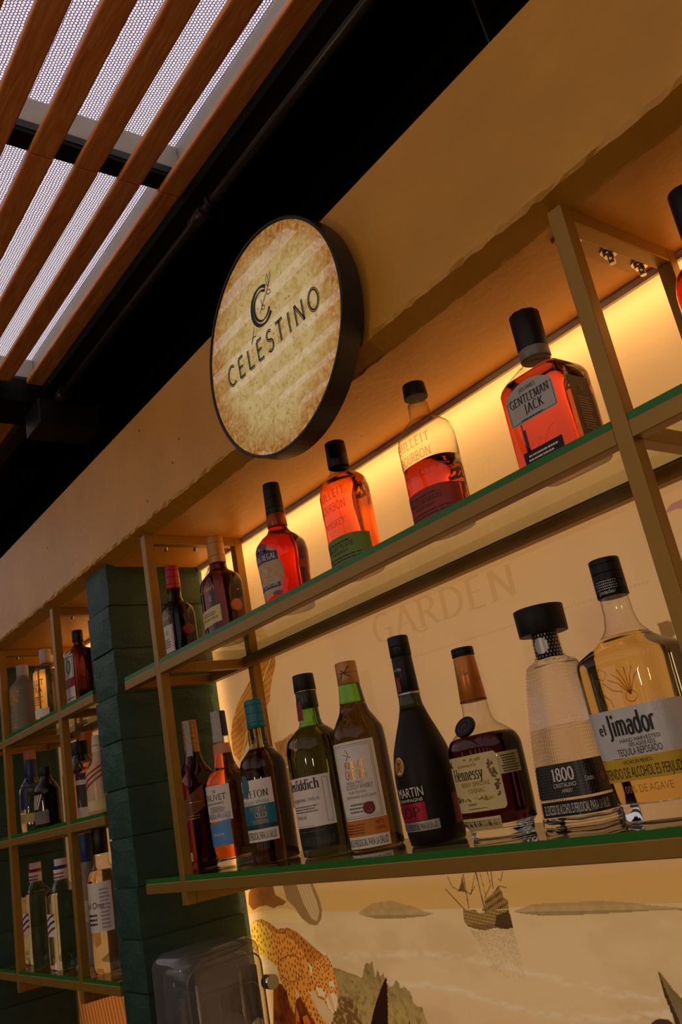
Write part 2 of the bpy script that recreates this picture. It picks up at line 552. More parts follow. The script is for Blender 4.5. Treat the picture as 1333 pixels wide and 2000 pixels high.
def pillar(x0, x1, label):
    w_ = x1 - x0
    t = thing('brick_pillar', label, 'pillar', ((x0 + x1) / 2, 0.12, ZF))
    box('mortar_core', -w_ / 2 + 0.006, w_ / 2 - 0.006, -0.112, 0.219, 0, ZS - ZF, GREEN_PAINT, t)
    V, F = None, None
    h = 0.0972
    n = 23
    protos = []
    for k in range(n):
        z = (0.569 - ZF) + 0.0500 - k * h
        if z - h / 2 < 0: break
        hh = h - 0.0012
        if k < 4:
            V, F = rough_block(w_, 0.236, hh, 10 + k)
            o = mesh('brick', V, F, GREEN_PAINT, t, False)
            protos.append(o)
        else:
            o = copy_mesh(protos[k % 4], (0, 0, 0), t)
        o.location = (random.Random(k * 7).uniform(-.0025, .0025), random.Random(k).uniform(-.002, .002) - 0.001, z)
    return t
pillar(-0.320, -0.195, 'dark green painted brick pillar between the two lit shelf bays')
pillar(-1.375, -1.250, 'dark green painted brick pillar at the far left edge of the far shelf bay')

# ------------------------------------------------------------------ tube racks with glass shelves
TW, HB, GT = 0.0194, 0.0189, 0.0088
SHELF_GLASS = thin_glass('shelf_glass', (0.95, 0.975, 0.94), (0.88, 0.94, 0.86), 1.32)
EDGE_GLASS = mat('glass_edge', (48, 110, 40), 0.22, srgb=True, noise=.05, spec=.3)
def glass_slab(label, x0, x1, z, posts, group):
    # outline with a notch round every front post
    y0, y1 = 0.0012, 0.2115
    pts = [(x0, y1), (x0, y0)]
    for p in posts:
        pts += [(p - .0008, y0), (p - .0008, TW + .001), (p + TW + .0008, TW + .001), (p + TW + .0008, y0)]
    pts += [(x1, y0), (x1, y1)]
    bm = bmesh.new()
    vs = [bm.verts.new((a, b, z - GT)) for a, b in pts]
    f = bm.faces.new(vs)
    r = bmesh.ops.extrude_face_region(bm, geom=[f])
    for v in r['geom']:
        if isinstance(v, bmesh.types.BMVert): v.co.z = z
    bmesh.ops.recalc_face_normals(bm, faces=bm.faces[:])
    bmesh.ops.triangulate(bm, faces=[q for q in bm.faces if len(q.verts) > 4])
    bm.verts.index_update()
    V = [v.co.copy() for v in bm.verts]
    F = [[v.index for v in q.verts] for q in bm.faces]
    mi = [0 if abs(q.normal.z) > 0.5 else 1 for q in bm.faces]
    bm.free()
    t = thing('glass_shelf', label, 'shelf', ((x0 + x1) / 2, 0, z), group)
    fl = [f for f, k in zip(F, mi) if k == 0]
    ed = [f for f, k in zip(F, mi) if k == 1]
    off = Vector(((x0 + x1) / 2, 0, z))
    V = [v - off for v in V]
    mesh('pane', V, fl, SHELF_GLASS, t)
    e = mesh('polished_edge', V, ed, EDGE_GLASS, t)
    e['label'] = 'green polished glass edge'
    return t

def rack(label, posts, x0, x1, levels, zb):
    t = thing('shelf_rack', label, 'shelf rack', ((x0 + x1) / 2, 0, zb))
    ox, oz = (x0 + x1) / 2, zb
    yr0, yr1 = 0.2126, 0.2320
    def bx(n, a, b, c, d, e, f, bev=0.0012):
        return box(n, a - ox, b - ox, c, d, e - oz, f - oz, GOLD_TUBE, t, bev)
    for p in posts:
        bx('post', p, p + TW, 0, TW, zb, ZS)
        bx('post', p, p + TW, yr0, yr1, zb, ZS)
        bx('top_bar', p, p + TW, TW, yr0, ZS - TW, ZS)
        bx('bottom_bar', p, p + TW, TW, yr0, zb, zb + TW)
        pl = bx('mounting_plate', p - 0.034, p, 0.048, 0.212, ZS - 0.004, ZS, 0.0008)
        for yy in (0.062, 0.132, 0.198):
            b = tube('bolt', (p - 0.0118 - ox, yy, ZS - 0.004 - oz), (p - 0.0118 - ox, yy, ZS - 0.024 - oz), 0.0042, STEEL, t, 10)
            tube('nut', (p - 0.0118 - ox, yy, ZS - 0.005 - oz), (p - 0.0118 - ox, yy, ZS - 0.013 - oz), 0.0085, STEEL, b, 6)
            tube('washer', (p - 0.0118 - ox, yy, ZS - 0.004 - oz), (p - 0.0118 - ox, yy, ZS - 0.0062 - oz), 0.0112, STEEL, b, 14)
    for z in levels:
        z1, z0 = z - GT, z - GT - HB
        cuts = [x0] + [q for p in posts for q in (p, p + TW)] + [x1]
        for a, b in zip(cuts[0::2], cuts[1::2]):
            bx('front_bar', a, b, 0, TW, z0, z1)
        bx('rear_bar', x0, x1, 0.1926, 0.2120, z0, z1)
        for q in (x0, x1 - TW):
            bx('side_bar', q, q + TW, TW, 0.1926, z0, z1)
        for p in posts:
            bx('side_bar', p, p + TW, TW, 0.1926, z0, z1)
    return t
RP, LP = (0.0, 1.1106), (-1.0095, -0.5546)
rack('gold square tube rack of the near bay, two glass levels, right of the pillar', RP, -0.15, 1.50, (0.4, 0.0), -0.0502)
rack('gold square tube rack of the far bay, three glass levels, left of the pillar', LP, -1.21, -0.3274, (0.410, 0.145, -0.190), -0.243)
GS = 'glass shelves'
glass_slab('upper glass shelf of the near bay with the whisky row', -0.15, 1.50, 0.4, RP, GS)
glass_slab('lower glass shelf of the near bay, long bottle row above the ship picture', -0.15, 1.50, 0.0, RP, GS)
glass_slab('top glass shelf of the far bay left of the pillar', -1.21, -0.3274, 0.410, LP, GS)
glass_slab('middle glass shelf of the far bay left of the pillar', -1.21, -0.3274, 0.145, LP, GS)
glass_slab('lowest glass shelf of the far bay left of the pillar', -1.21, -0.3274, -0.190, LP, GS)

# ------------------------------------------------------------------ backlit mural print
MP=dict(
 leopard=[(-0.173,-0.129),(-0.142,-0.126),(-0.115,-0.133),(-0.087,-0.145),(-0.046,-0.143),(-0.016,-0.15),(0.007,-0.162),(0.028,-0.173),(0.05,-0.184),(0.069,-0.193),(0.077,-0.187),(0.079,-0.196),(0.089,-0.212),(0.093,-0.232),(0.092,-0.247),(0.086,-0.271),(0.076,-0.287),(0.065,-0.29),(0.049,-0.281),(0.041,-0.269),(0.024,-0.267),(0.013,-0.255),(-0.007,-0.256),(0.004,-0.271),(0.017,-0.293),(0.04,-0.309),(0.049,-0.327),(0.005,-0.331),(0.001,-0.312),(-0.022,-0.288),(-0.038,-0.266),(-0.052,-0.253),(-0.056,-0.274),(-0.071,-0.298),(-0.081,-0.286),(-0.086,-0.26),(-0.106,-0.234),(-0.109,-0.216),(-0.136,-0.203),(-0.173,-0.192),(-0.2,-0.182),(-0.187,-0.136)],
 back=[(-0.173,-0.129),(-0.142,-0.126),(-0.115,-0.133),(-0.087,-0.145),(-0.046,-0.143),(-0.016,-0.15),(0.007,-0.162),(0.028,-0.173),(0.05,-0.184),(0.069,-0.193),(0.036,-0.199),(0.012,-0.21),(-0.002,-0.189),(-0.027,-0.169),(-0.055,-0.155),(-0.098,-0.153),(-0.128,-0.139)],
 haunch=[(-0.101,-0.207),(-0.084,-0.199),(-0.055,-0.193),(-0.03,-0.195),(-0.016,-0.21),(-0.022,-0.229),(-0.048,-0.24),(-0.07,-0.241),(-0.1,-0.231)],
 muzzle=[(0.048,-0.269),(0.056,-0.258),(0.076,-0.254),(0.086,-0.259),(0.086,-0.271),(0.076,-0.287),(0.065,-0.29),(0.052,-0.281)],
 cheek=[(0.021,-0.247),(0.04,-0.249),(0.053,-0.253),(0.047,-0.264),(0.026,-0.262)],
 cheek2=[(0.068,-0.235),(0.083,-0.234),(0.085,-0.242),(0.073,-0.25),(0.067,-0.245)],
 chest=[(0.009,-0.205),(0.021,-0.214),(0.011,-0.23),(0.009,-0.22)],
 rock=[(-0.126,-0.246),(-0.099,-0.247),(-0.078,-0.268),(-0.069,-0.301),(-0.056,-0.274),(-0.038,-0.266),(-0.022,-0.288),(0.001,-0.312),(0.003,-0.336),(-0.162,-0.349),(-0.137,-0.263)],
 flame=[(-0.059,-0.285),(-0.052,-0.305),(-0.025,-0.298),(-0.014,-0.313),(-0.017,-0.337),(-0.079,-0.343)],
 scrub=[(0.087,-0.266),(0.103,-0.258),(0.121,-0.259),(0.137,-0.264),(0.146,-0.277),(0.14,-0.29),(0.151,-0.301),(0.153,-0.323),(0.033,-0.333),(0.065,-0.292)],
 bush=[(0.089,-0.212),(0.108,-0.213),(0.133,-0.218),(0.159,-0.222),(0.175,-0.226),(0.188,-0.205),(0.196,-0.2),(0.203,-0.203),(0.213,-0.197),(0.213,-0.213),(0.214,-0.223),(0.224,-0.211),(0.229,-0.222),(0.239,-0.215),(0.241,-0.228),(0.248,-0.237),(0.259,-0.235),(0.27,-0.225),(0.278,-0.229),(0.277,-0.238),(0.29,-0.235),(0.303,-0.244),(0.306,-0.257),(0.311,-0.263),(0.326,-0.264),(0.328,-0.275),(0.333,-0.288),(0.344,-0.308),(0.052,-0.332)],
 spike=[(0.246,-0.22),(0.238,-0.256),(0.22,-0.318),(0.16,-0.323),(0.196,-0.272),(0.223,-0.241)],
 spike2=[(0.288,-0.284),(0.28,-0.313),(0.267,-0.314)],
 isle=[(0.195,-0.12),(0.21,-0.113),(0.239,-0.104),(0.269,-0.101),(0.298,-0.1),(0.327,-0.106),(0.356,-0.111),(0.376,-0.118),(0.404,-0.122),(0.374,-0.126),(0.328,-0.128),(0.248,-0.129),(0.215,-0.124)],
 frond=[(-0.181,-0.075),(-0.15,-0.053),(-0.081,-0.056),(-0.074,-0.081),(-0.056,-0.087),(-0.037,-0.094),(-0.052,-0.101),(-0.075,-0.102),(-0.087,-0.106),(-0.117,-0.1),(-0.147,-0.102),(-0.173,-0.109),(-0.187,-0.096)],
 shell=[(0.009,-0.051),(0.06,-0.053),(0.079,-0.088),(0.084,-0.111),(0.077,-0.127),(0.059,-0.139),(0.034,-0.137),(0.012,-0.127),(-0.008,-0.107),(-0.035,-0.09),(-0.042,-0.057)],
 shelllight=[(0.004,-0.051),(0.054,-0.055),(0.069,-0.09),(0.074,-0.114),(0.061,-0.132),(0.043,-0.126),(0.025,-0.1)],
 ledge=[(-0.168,-0.113),(-0.057,-0.106),(-0.014,-0.11),(0.012,-0.127),(0.03,-0.134),(-0.133,-0.133),(-0.166,-0.127)],
 hull=[(0.472,-0.116),(0.488,-0.118),(0.499,-0.118),(0.506,-0.123),(0.522,-0.121),(0.542,-0.118),(0.569,-0.119),(0.571,-0.129),(0.57,-0.144),(0.554,-0.145),(0.531,-0.144),(0.51,-0.147),(0.49,-0.145),(0.474,-0.141),(0.468,-0.133)],
 stern=[(0.512,-0.119),(0.522,-0.111),(0.523,-0.104),(0.543,-0.096),(0.559,-0.085),(0.565,-0.096),(0.565,-0.102),(0.572,-0.105),(0.57,-0.118),(0.542,-0.118),(0.522,-0.121)],
 rudder=[(0.541,-0.126),(0.562,-0.122),(0.569,-0.119),(0.571,-0.129),(0.57,-0.144),(0.554,-0.145),(0.534,-0.141)],
 sail=[(0.486,-0.065),(0.486,-0.091),(0.469,-0.09),(0.48,-0.078)],
 wake=[(0.477,-0.147),(0.57,-0.145),(0.573,-0.18),(0.577,-0.215),(0.538,-0.217),(0.51,-0.207),(0.491,-0.166)],
 isle2=[(0.578,-0.121),(0.618,-0.112),(0.658,-0.111),(0.742,-0.11),(0.787,-0.113),(0.829,-0.118),(0.881,-0.122),(0.881,-0.124),(0.827,-0.123),(0.783,-0.125),(0.704,-0.127),(0.635,-0.128),(0.592,-0.124)],
 agave=[(0.804,-0.194),(0.808,-0.197),(0.82,-0.216),(0.834,-0.23),(0.839,-0.259),(0.812,-0.261),(0.809,-0.254),(0.807,-0.238),(0.804,-0.223)],
 agave_edge=[(0.804,-0.194),(0.804,-0.223),(0.807,-0.238),(0.809,-0.254),(0.812,-0.261),(0.816,-0.26),(0.815,-0.246),(0.81,-0.227),(0.807,-0.21)],
 pod=[(0.767,-0.264),(0.774,-0.255),(0.786,-0.249),(0.8,-0.249),(0.807,-0.254),(0.807,-0.261)],
 sky_shape=[(0.823,-0.058),(0.902,-0.063),(0.893,-0.089),(0.823,-0.088)],
 leafA=[(0.059,0.397),(0.064,0.385),(0.058,0.364),(0.039,0.342),(0.023,0.315),(0.018,0.299),(-0.001,0.29),(-0.084,0.239),(-0.137,0.194),(-0.164,0.214),(-0.162,0.258),(-0.148,0.283),(-0.116,0.316),(-0.071,0.343),(-0.035,0.363),(0.01,0.386)],
 leafB=[(0.008,0.212),(0.04,0.213),(0.078,0.221),(0.086,0.21),(0.079,0.174),(0.079,0.125),(0.076,0.097),(0.067,0.085),(0.042,0.079),(0.032,0.082),(0.034,0.138),(0.032,0.159),(0.018,0.191)],
 leafBlow=[(0.032,0.159),(0.077,0.169),(0.079,0.125),(0.076,0.097),(0.067,0.085),(0.042,0.079),(0.032,0.082),(0.034,0.138)],
 blob=[(0.945,0.218),(0.957,0.22),(0.967,0.215),(0.963,0.193),(0.962,0.167),(0.964,0.154),(0.953,0.163),(0.947,0.19)],
 purple=[(1.0,0.35),(1.013,0.358),(1.032,0.359),(1.042,0.356),(1.037,0.344),(1.017,0.35)],
)
ML=dict(
 bowsprit=[(0.441,-0.086),(0.474,-0.116)],
 m1=[(0.489,-0.066),(0.485,-0.115)],
 m2=[(0.518,-0.06),(0.519,-0.112)],
 m3=[(0.551,-0.061),(0.547,-0.088)],
 r1=[(0.517,-0.063),(0.496,-0.095)],
 r2=[(0.526,-0.063),(0.529,-0.101)],
 r3=[(0.452,-0.068),(0.458,-0.083),(0.473,-0.09)],
 r4=[(0.542,-0.061),(0.544,-0.083),(0.525,-0.101)],
 r5=[(0.486,-0.091),(0.496,-0.095),(0.508,-0.084)],
 r6=[(0.559,-0.085),(0.575,-0.088)],
 r7=[(0.575,-0.065),(0.567,-0.078),(0.562,-0.075)],
 ribA=[(-0.137,0.194),(-0.088,0.257),(-0.027,0.317),(0.02,0.362),(0.056,0.391)],
 ribB=[(0.035,0.156),(0.074,0.17)],
 fl0=[(0.459,0.535),(0.552,0.546),(0.635,0.555),(0.684,0.552)],
 fl1=[(0.681,0.526),(0.701,0.549),(0.727,0.547),(0.727,0.521),(0.693,0.508),(0.681,0.526)],
 fl2=[(0.698,0.506),(0.732,0.536),(0.747,0.538),(0.735,0.513),(0.698,0.506)],
 fl3=[(0.552,0.546),(0.523,0.566),(0.525,0.585)],
 fl4=[(0.546,0.572),(0.564,0.584),(0.574,0.57),(0.573,0.547)],
)
#eyes [(0.046, -0.253), (0.075, -0.246), (0.069, -0.277)]


LIGHT = np.array((0.70, 0.45, 0.22))
def ob(r, g, b):
    return np.clip(lin((r, g, b)) / LIGHT, 0, 0.96)

def vnoise(x, z, s, seed=0):
    a, b = x * s, z * s
    i, j = np.floor(a).astype(np.int64), np.floor(b).astype(np.int64)
    f, g = a - i, b - j
    f, g = f * f * (3 - 2 * f), g * g * (3 - 2 * g)
    def h(p, q):
        n = (p * 374761393 + q * 668265263 + seed * 974711) & 0x7fffffff
        n = ((n ^ (n >> 13)) * 1274126177) & 0x7fffffff
        return ((n ^ (n >> 16)) & 0xffff) / 65535.0
    return (h(i, j) * (1 - f) + h(i + 1, j) * f) * (1 - g) + (h(i, j + 1) * (1 - f) + h(i + 1, j + 1) * f) * g

def fbm(x, z, s, seed=0, o=4):
    t, a, n = 0, 0, 1.0
    for k in range(o):
        t = t + vnoise(x, z, s * 2 ** k, seed + k) * n
        a += n
        n *= 0.55
    return t / a

def inpoly(x, z, P):
    P = np.array(P)
    m = (x >= P[:, 0].min()) & (x <= P[:, 0].max()) & (z >= P[:, 1].min()) & (z <= P[:, 1].max())
    r = np.zeros(x.shape, bool)
    idx = np.nonzero(m)[0]
    if len(idx) == 0: return r
    a, b = x[idx], z[idx]
    c = np.zeros(len(idx), bool)
    for k in range(len(P)):
        (x0, z0), (x1, z1) = P[k - 1], P[k]
        if z0 == z1: continue
        c ^= ((z0 > b) != (z1 > b)) & (a < (x1 - x0) * (b - z0) / (z1 - z0) + x0)
    r[idx] = c
    return r

def distline(x, z, P):
    d = np.full(x.shape, 9.0)
    for (x0, z0), (x1, z1) in zip(P[:-1], P[1:]):
        dx, dz = x1 - x0, z1 - z0
        t = np.clip(((x - x0) * dx + (z - z0) * dz) / (dx * dx + dz * dz), 0, 1)
        d = np.minimum(d, np.hypot(x - x0 - dx * t, z - z0 - dz * t))
    return d

def paint(x, z):
    C = np.empty((len(x), 3))
    def put(m, col, a=1.0):
        a_ = (a[m] if isinstance(a, np.ndarray) else np.full(m.sum(), a))[:, None]
        C[m] = C[m] * (1 - a_) + (np.asarray(col)[m] if np.ndim(col) > 1 else np.asarray(col)) * a_
    n1 = fbm(x, z, 7, 3)
    C[:] = ob(204, 150, 94)
    put(np.ones(len(x), bool), ob(196, 142, 96), np.clip((n1 - .45) * 2.2, 0, .8))
    put(z > .37, ob(214, 151, 85), np.clip((z - .37) / .05, 0, 1)[:] * .85)
    put((z < -0.04) & (z > -0.118), ob(196, 138, 62), np.clip(1.3 - np.abs(z + 0.096) / 0.028, 0, .75))
    sea = z < -0.1155
    put(sea, ob(206, 160, 104), 0.9)
    put(sea, ob(186, 138, 84), np.clip((fbm(x * 1.0, z * 2.0, 9, 8) - .48) * 2.2, 0, .5))
    put(sea, ob(192, 134, 80), np.clip((-0.2 - z) * 4, 0, .4) * (0.6 + 0.4 * vnoise(x, z, 420, 5)))
    foam = np.exp(-((z + 0.205 + 0.012 * np.sin(x * 9 + 1) + 0.05 * (x - .6)) / 0.006) ** 2) + np.exp(-((z + 0.247 + 0.01 * np.sin(x * 13) + 0.03 * (x - .6)) / 0.006) ** 2)
    put(sea, ob(222, 186, 128), np.clip(foam * (fbm(x, z * 3, 60, 2) - .3) * 1.8, 0, .65))
    for k, a in (('isle', .75), ('isle2', .7)):
        m = inpoly(x, z, MP[k])
        put(m, ob(150, 112, 62), a * (0.75 + 0.35 * vnoise(x, z, 120, 9)))
        zz = np.array(MP[k])[:, 1]
        put(m & (z < zz.min() + 0.006), ob(128, 92, 46), .6)
    # ship
    m = inpoly(x, z, MP['wake'])
    wk = np.clip((z + 0.245) / 0.1, 0, 1)
    put(m, ob(110, 78, 42), ((vnoise(x, z, 900, 4) + .3 * vnoise(x, z, 60, 2)) < (.35 + .5 * wk)) * (.10 + .24 * wk))
    m = inpoly(x, z, MP['hull']); put(m, ob(150, 106, 50))
    put(m, ob(84, 54, 24), (np.sin(z * 1250 + x * 200) > .45) * .7)
    put(m & (z < -.138), ob(96, 64, 30), .6)
    m = inpoly(x, z, MP['stern']); put(m, ob(138, 96, 46))
    put(m, ob(52, 32, 14), ((np.sin(z * 700 - x * 260) > .2) & (np.sin(x * 1500) > -.3)) * .85)
    put(inpoly(x, z, MP['rudder']), ob(58, 38, 18), .85)
    put(inpoly(x, z, MP['sail']), ob(74, 50, 24), .9)
    s = (x > .4) & (x < .66) & (z > -.16) & (z < 0.02)
    for k, w_ in (('bowsprit', .0011), ('m1', .0011), ('m2', .0013), ('m3', .001), ('r1', .0006), ('r2', .0006), ('r3', .0008), ('r4', .0007), ('r5', .0008), ('r6', .0008), ('r7', .0007)):
        d = np.full(len(x), 9.0)
        d[s] = distline(x[s], z[s], ML[k])
        put(d < w_, ob(66, 42, 20), .8)
    # leaves at the left
    for k, sd in (('leafA', 1), ('leafB', 2)):
        m = inpoly(x, z, MP[k])
        col = ob(186, 112, 42) if k == 'leafA' else ob(172, 112, 54)
        put(m, col)
        u = (z * 520 - x * 190 + 2.2 * np.sin(x * 40)) if k == 'leafA' else (x * 520 + z * 60)
        put(m, ob(132, 72, 22), (np.sin(u) > .1) * .42)
        put(m, ob(112, 58, 18), np.clip(fbm(x, z, 30, sd) - .45, 0, 1) * 1.6)
    put(inpoly(x, z, MP['leafBlow']), ob(142, 80, 28), .7)
    for k in ('ribA', 'ribB'):
        d = distline(x, z, ML[k]); put(d < .0016, ob(224, 160, 76), .8)
    put(inpoly(x, z, MP['ledge']), ob(214, 164, 92), .7)
    m = inpoly(x, z, MP['frond']); put(m, ob(134, 74, 28)); put(m, ob(92, 46, 14), np.clip(fbm(x, z, 60, 6) - .35, 0, 1))
    m = inpoly(x, z, MP['shell']); put(m, ob(150, 104, 56)); put(m, ob(108, 70, 34), (np.sin((x * .8 + z * .55) * 900) > .3) * .6)
    m = inpoly(x, z, MP['shelllight']); put(m, ob(196, 150, 92), .85); put(m, ob(150, 106, 58), (np.sin((x * .9 + z * .45) * 700) > .5) * .5)
    # bushes, rock, big cat
    m = inpoly(x, z, MP['bush']); put(m, ob(134, 100, 48), .92)
    put(m, ob(172, 128, 62), np.clip((-0.215 - z + (fbm(x, z, 70, 11) - .5) * .1) * 12, 0, .8))
    put(m, ob(96, 68, 28), np.clip(fbm(x, z, 120, 12) - .5, 0, 1) * 2.2)
    m = inpoly(x, z, MP['scrub']); put(m, ob(104, 60, 24), (fbm(x, z, 160, 14) > .42) * .9)
    m = inpoly(x, z, MP['rock']); put(m, ob(122, 52, 16)); put(m, ob(66, 22, 8), np.clip(fbm(x, z, 45, 15) - .38, 0, 1) * 2.4)
    put(inpoly(x, z, MP['flame']), ob(206, 96, 24), (fbm(x, z * .5, 80, 17) > .45) * .9)
    cat = inpoly(x, z, MP['leopard'])
    put(cat, ob(212, 124, 42))
    put(cat, ob(232, 168, 52), np.clip((-0.10 - x) * 14, 0, .7))
    m = inpoly(x, z, MP['back']) & cat
    put(m, ob(146, 68, 18), .55)
    put(inpoly(x, z, MP['haunch']) & cat, ob(222, 128, 44), .8)
    ph = np.array(MP['haunch']); ph = [tuple(q) for q in ph] + [tuple(ph[0])]
    sub = (x < .12) & (z < -.1)
    d = np.full(len(x), 9.0); d[sub] = distline(x[sub], z[sub], ph)
    put(cat & (d < .0012), ob(120, 58, 18), .7)
    rnd = random.Random(5)
    P = np.array(MP['leopard'])
    spots = []
    for _ in range(6000):
        q = (rnd.uniform(P[:, 0].min(), P[:, 0].max()), rnd.uniform(P[:, 1].min(), P[:, 1].max()))
        gap = 0.0086 if q[0] < 0.02 else 0.0062
        if all((q[0] - a) ** 2 + (q[1] - b) ** 2 > gap ** 2 for a, b in spots): spots.append(q)
    spots = np.array(spots)
    ci = np.nonzero(cat)[0]
    dd = np.full(len(ci), 9.0)
    for a, b in spots:
        q = np.hypot((x[ci] - a) * 1.15, (z[ci] - b) * .9)
        dd = np.minimum(dd, q)
    put_i = np.zeros(len(x)); put_i[ci] = ((dd < np.where(x[ci] < .02, .0030, .0021)) & ~((dd < .0011) & (x[ci] < .0))) * .88
    put(cat, ob(84, 32, 8), put_i)
    for k in ('muzzle', 'cheek', 'cheek2', 'chest'):
        put(inpoly(x, z, MP[k]) & cat, ob(232, 184, 124), .85)
    for ex, ez, er in ((0.047, -0.2525, .0026), (0.074, -0.2455, .0024), (0.0725, -0.287, .0026)):
        put(np.hypot(x - ex, (z - ez) * 1.5) < er, ob(50, 20, 6), .95)
    bx_ = inpoly(x, z, [(.053, -.258), (.066, -.253), (.074, -.284), (.068, -.286)]) & cat
    put(bx_, ob(206, 134, 60), .8)
    for k in ('spike', 'spike2'):
        m = inpoly(x, z, MP[k]); put(m, ob(40, 16, 10)); put(m, ob(70, 30, 18), np.clip(fbm(x, z, 40, 20) - .5, 0, 1))
    m = inpoly(x, z, MP['agave']); put(m, ob(124, 92, 50)); put(m, ob(96, 66, 34), np.clip(fbm(x, z, 60, 21) - .4, 0, 1) * 1.5)
    put(inpoly(x, z, MP['agave_edge']), ob(44, 28, 14), .85)
    put(inpoly(x, z, MP['pod']), ob(48, 28, 16), .95)
    put(inpoly(x, z, MP['blob']), ob(126, 80, 38), .9)
    put(inpoly(x, z, MP['purple']), ob(168, 108, 92), .95)
    for k in ('fl0', 'fl1', 'fl2', 'fl3', 'fl4'):
        d = distline(x, z, ML[k]); put(d < .0013, ob(206, 148, 78), .75)
    put_garden(x, z, put)
    # far-bay picture: wicker coloured leaves
    lb = x < -.3
    if lb.any():
        put(lb & (z < -.2), ob(206, 110, 36), .9)
        u = np.sin((x * 1.0 + z * .35) * 260)
        put(lb & (z < -.2), ob(120, 52, 14), np.clip(u, 0, 1) * .8)
        m = lb & (x > -.80) & (z > -.16) & (z < .36)
        put(m, ob(176, 106, 44), np.clip((fbm(x, z, 11, 31) - .42) * 7, 0, .85))
        put(m, ob(118, 64, 22), (np.sin((x - z * .6) * 420) > .3) * np.clip((fbm(x, z, 11, 31) - .42) * 5, 0, .5))
    return np.clip(C, 0.004, 0.96)

def garden_geo():
    V, F = fit2(roman('GARDEN', .17, .06, .2, .16), 0.348, 0.0485, 0.562, 0.0)
    V[:, 1] += 0.3286 - (V[:, 0] - .39) * 0.02
    tail = strip([(.497, .3275), (.507, .3215), (.520, .3195), (.530, .3225)], lambda a, b: .0045)
    dots = [disc2(x, 0.2853 - (x - .408) * .021, .0020, n=8) for x in np.arange(.408, .95, .0066)]
    return merge2([(V, F), tail] + dots)
def put_garden(x, z, put):
    V, F = garden_geo()
    m = np.zeros(len(x), bool)
    idx = np.nonzero((x > .37) & (x < .97) & (z > .26) & (z < .40))[0]
    a, b = x[idx], z[idx]
    mm = np.zeros(len(idx), bool)
    for f in F:
        mm |= inpoly(a, b, V[f])
    m[idx] = mm
    put(m, ob(186, 132, 72), .62)

def print_mat():
    m = bpy.data.materials.new('translucent_print')
    m.use_nodes = True
    nt = m.node_tree
    p = nt.nodes['Principled BSDF']
    p.inputs['Roughness'].default_value = 0.35
    p.inputs['Specular IOR Level'].default_value = 0.35
    at = nt.nodes.new('ShaderNodeAttribute'); at.attribute_name = 'ink'
    tl = nt.nodes.new('ShaderNodeBsdfTranslucent')
    ms = nt.nodes.new('ShaderNodeMixShader'); ms.inputs[0].default_value = 0.55
    nt.links.new(at.outputs['Color'], p.inputs['Base Color'])
    nt.links.new(at.outputs['Color'], tl.inputs['Color'])
    nt.links.new(p.outputs[0], ms.inputs[1]); nt.links.new(tl.outputs[0], ms.inputs[2])
    nt.links.new(ms.outputs[0], nt.nodes['Material Output'].inputs['Surface'])
    return m
PRINT = print_mat()

def grid_print(name, xs, zs, y, parent):
    nx, nz = len(xs), len(zs)
    X, Z = np.meshgrid(xs, zs)
    X, Z = X.ravel(), Z.ravel()
    col = paint(X, Z)
    co = np.empty((nx * nz, 3)); co[:, 0], co[:, 1], co[:, 2] = X, y, Z
    i = (np.arange(nz - 1)[:, None] * nx + np.arange(nx - 1)[None, :]).ravel()
    q = np.stack([i, i + 1, i + nx + 1, i + nx], 1)
    me = bpy.data.meshes.new(name)
    me.vertices.add(nx * nz); me.vertices.foreach_set('co', co.ravel())
    me.loops.add(q.size); me.loops.foreach_set('vertex_index', q.ravel())
    me.polygons.add(len(q)); me.polygons.foreach_set('loop_start', np.arange(0, q.size, 4))
    me.update(calc_edges=True)
    me.validate()
    ca = me.color_attributes.new('ink', 'FLOAT_COLOR', 'POINT')
    ca.data.foreach_set('color', np.c_[col, np.ones(len(col))].ravel())
    me.materials.append(PRINT)
    return link(bpy.data.objects.new(name, me), parent)

def steps(*seg):
    out = []
    for a, b, d in seg:
        out += list(np.linspace(a, b, max(2, int(round((b - a) / d)) + 1))[:-1])
    return np.array(out + [seg[-1][1]])

YM = 0.2434
def murals():
    t = thing('mural_panel', 'backlit cream wall panel printed with leopard, sailing ship, leaves and faint lettering', 'mural', (0, 0, 0))
    grid_print('printed_sheet', steps((-0.195, 0.11, .0011), (0.11, .38, .002), (.38, .75, .0010), (.75, .80, .002), (.80, .96, .0015), (.96, 1.52, .004)),
               steps((-0.60, -.34, .02), (-.34, -.05, .0011), (-.05, .07, .004), (.07, .27, .002), (.27, .385, .0010), (.385, .6606, .003)), YM, t)
    box('top_trim', -0.195, 1.52, YM - 0.007, YM - 0.001, 0.650, 0.6600, mat('trim_white', (190, 180, 165), 0.5, srgb=True, noise=.04), t)
    t2 = thing('mural_panel', 'backlit wall panel printed with large brown leaves, behind the far bay rack', 'mural', (0, 0, 0))
    grid_print('printed_sheet', steps((-1.25, -.32, .004)), steps((-0.60, .6606, .004)), YM, t2)
    box('top_trim', -1.25, -.32, YM - 0.007, YM - 0.001, 0.650, 0.6600, MATS['trim_white'], t2)
murals()

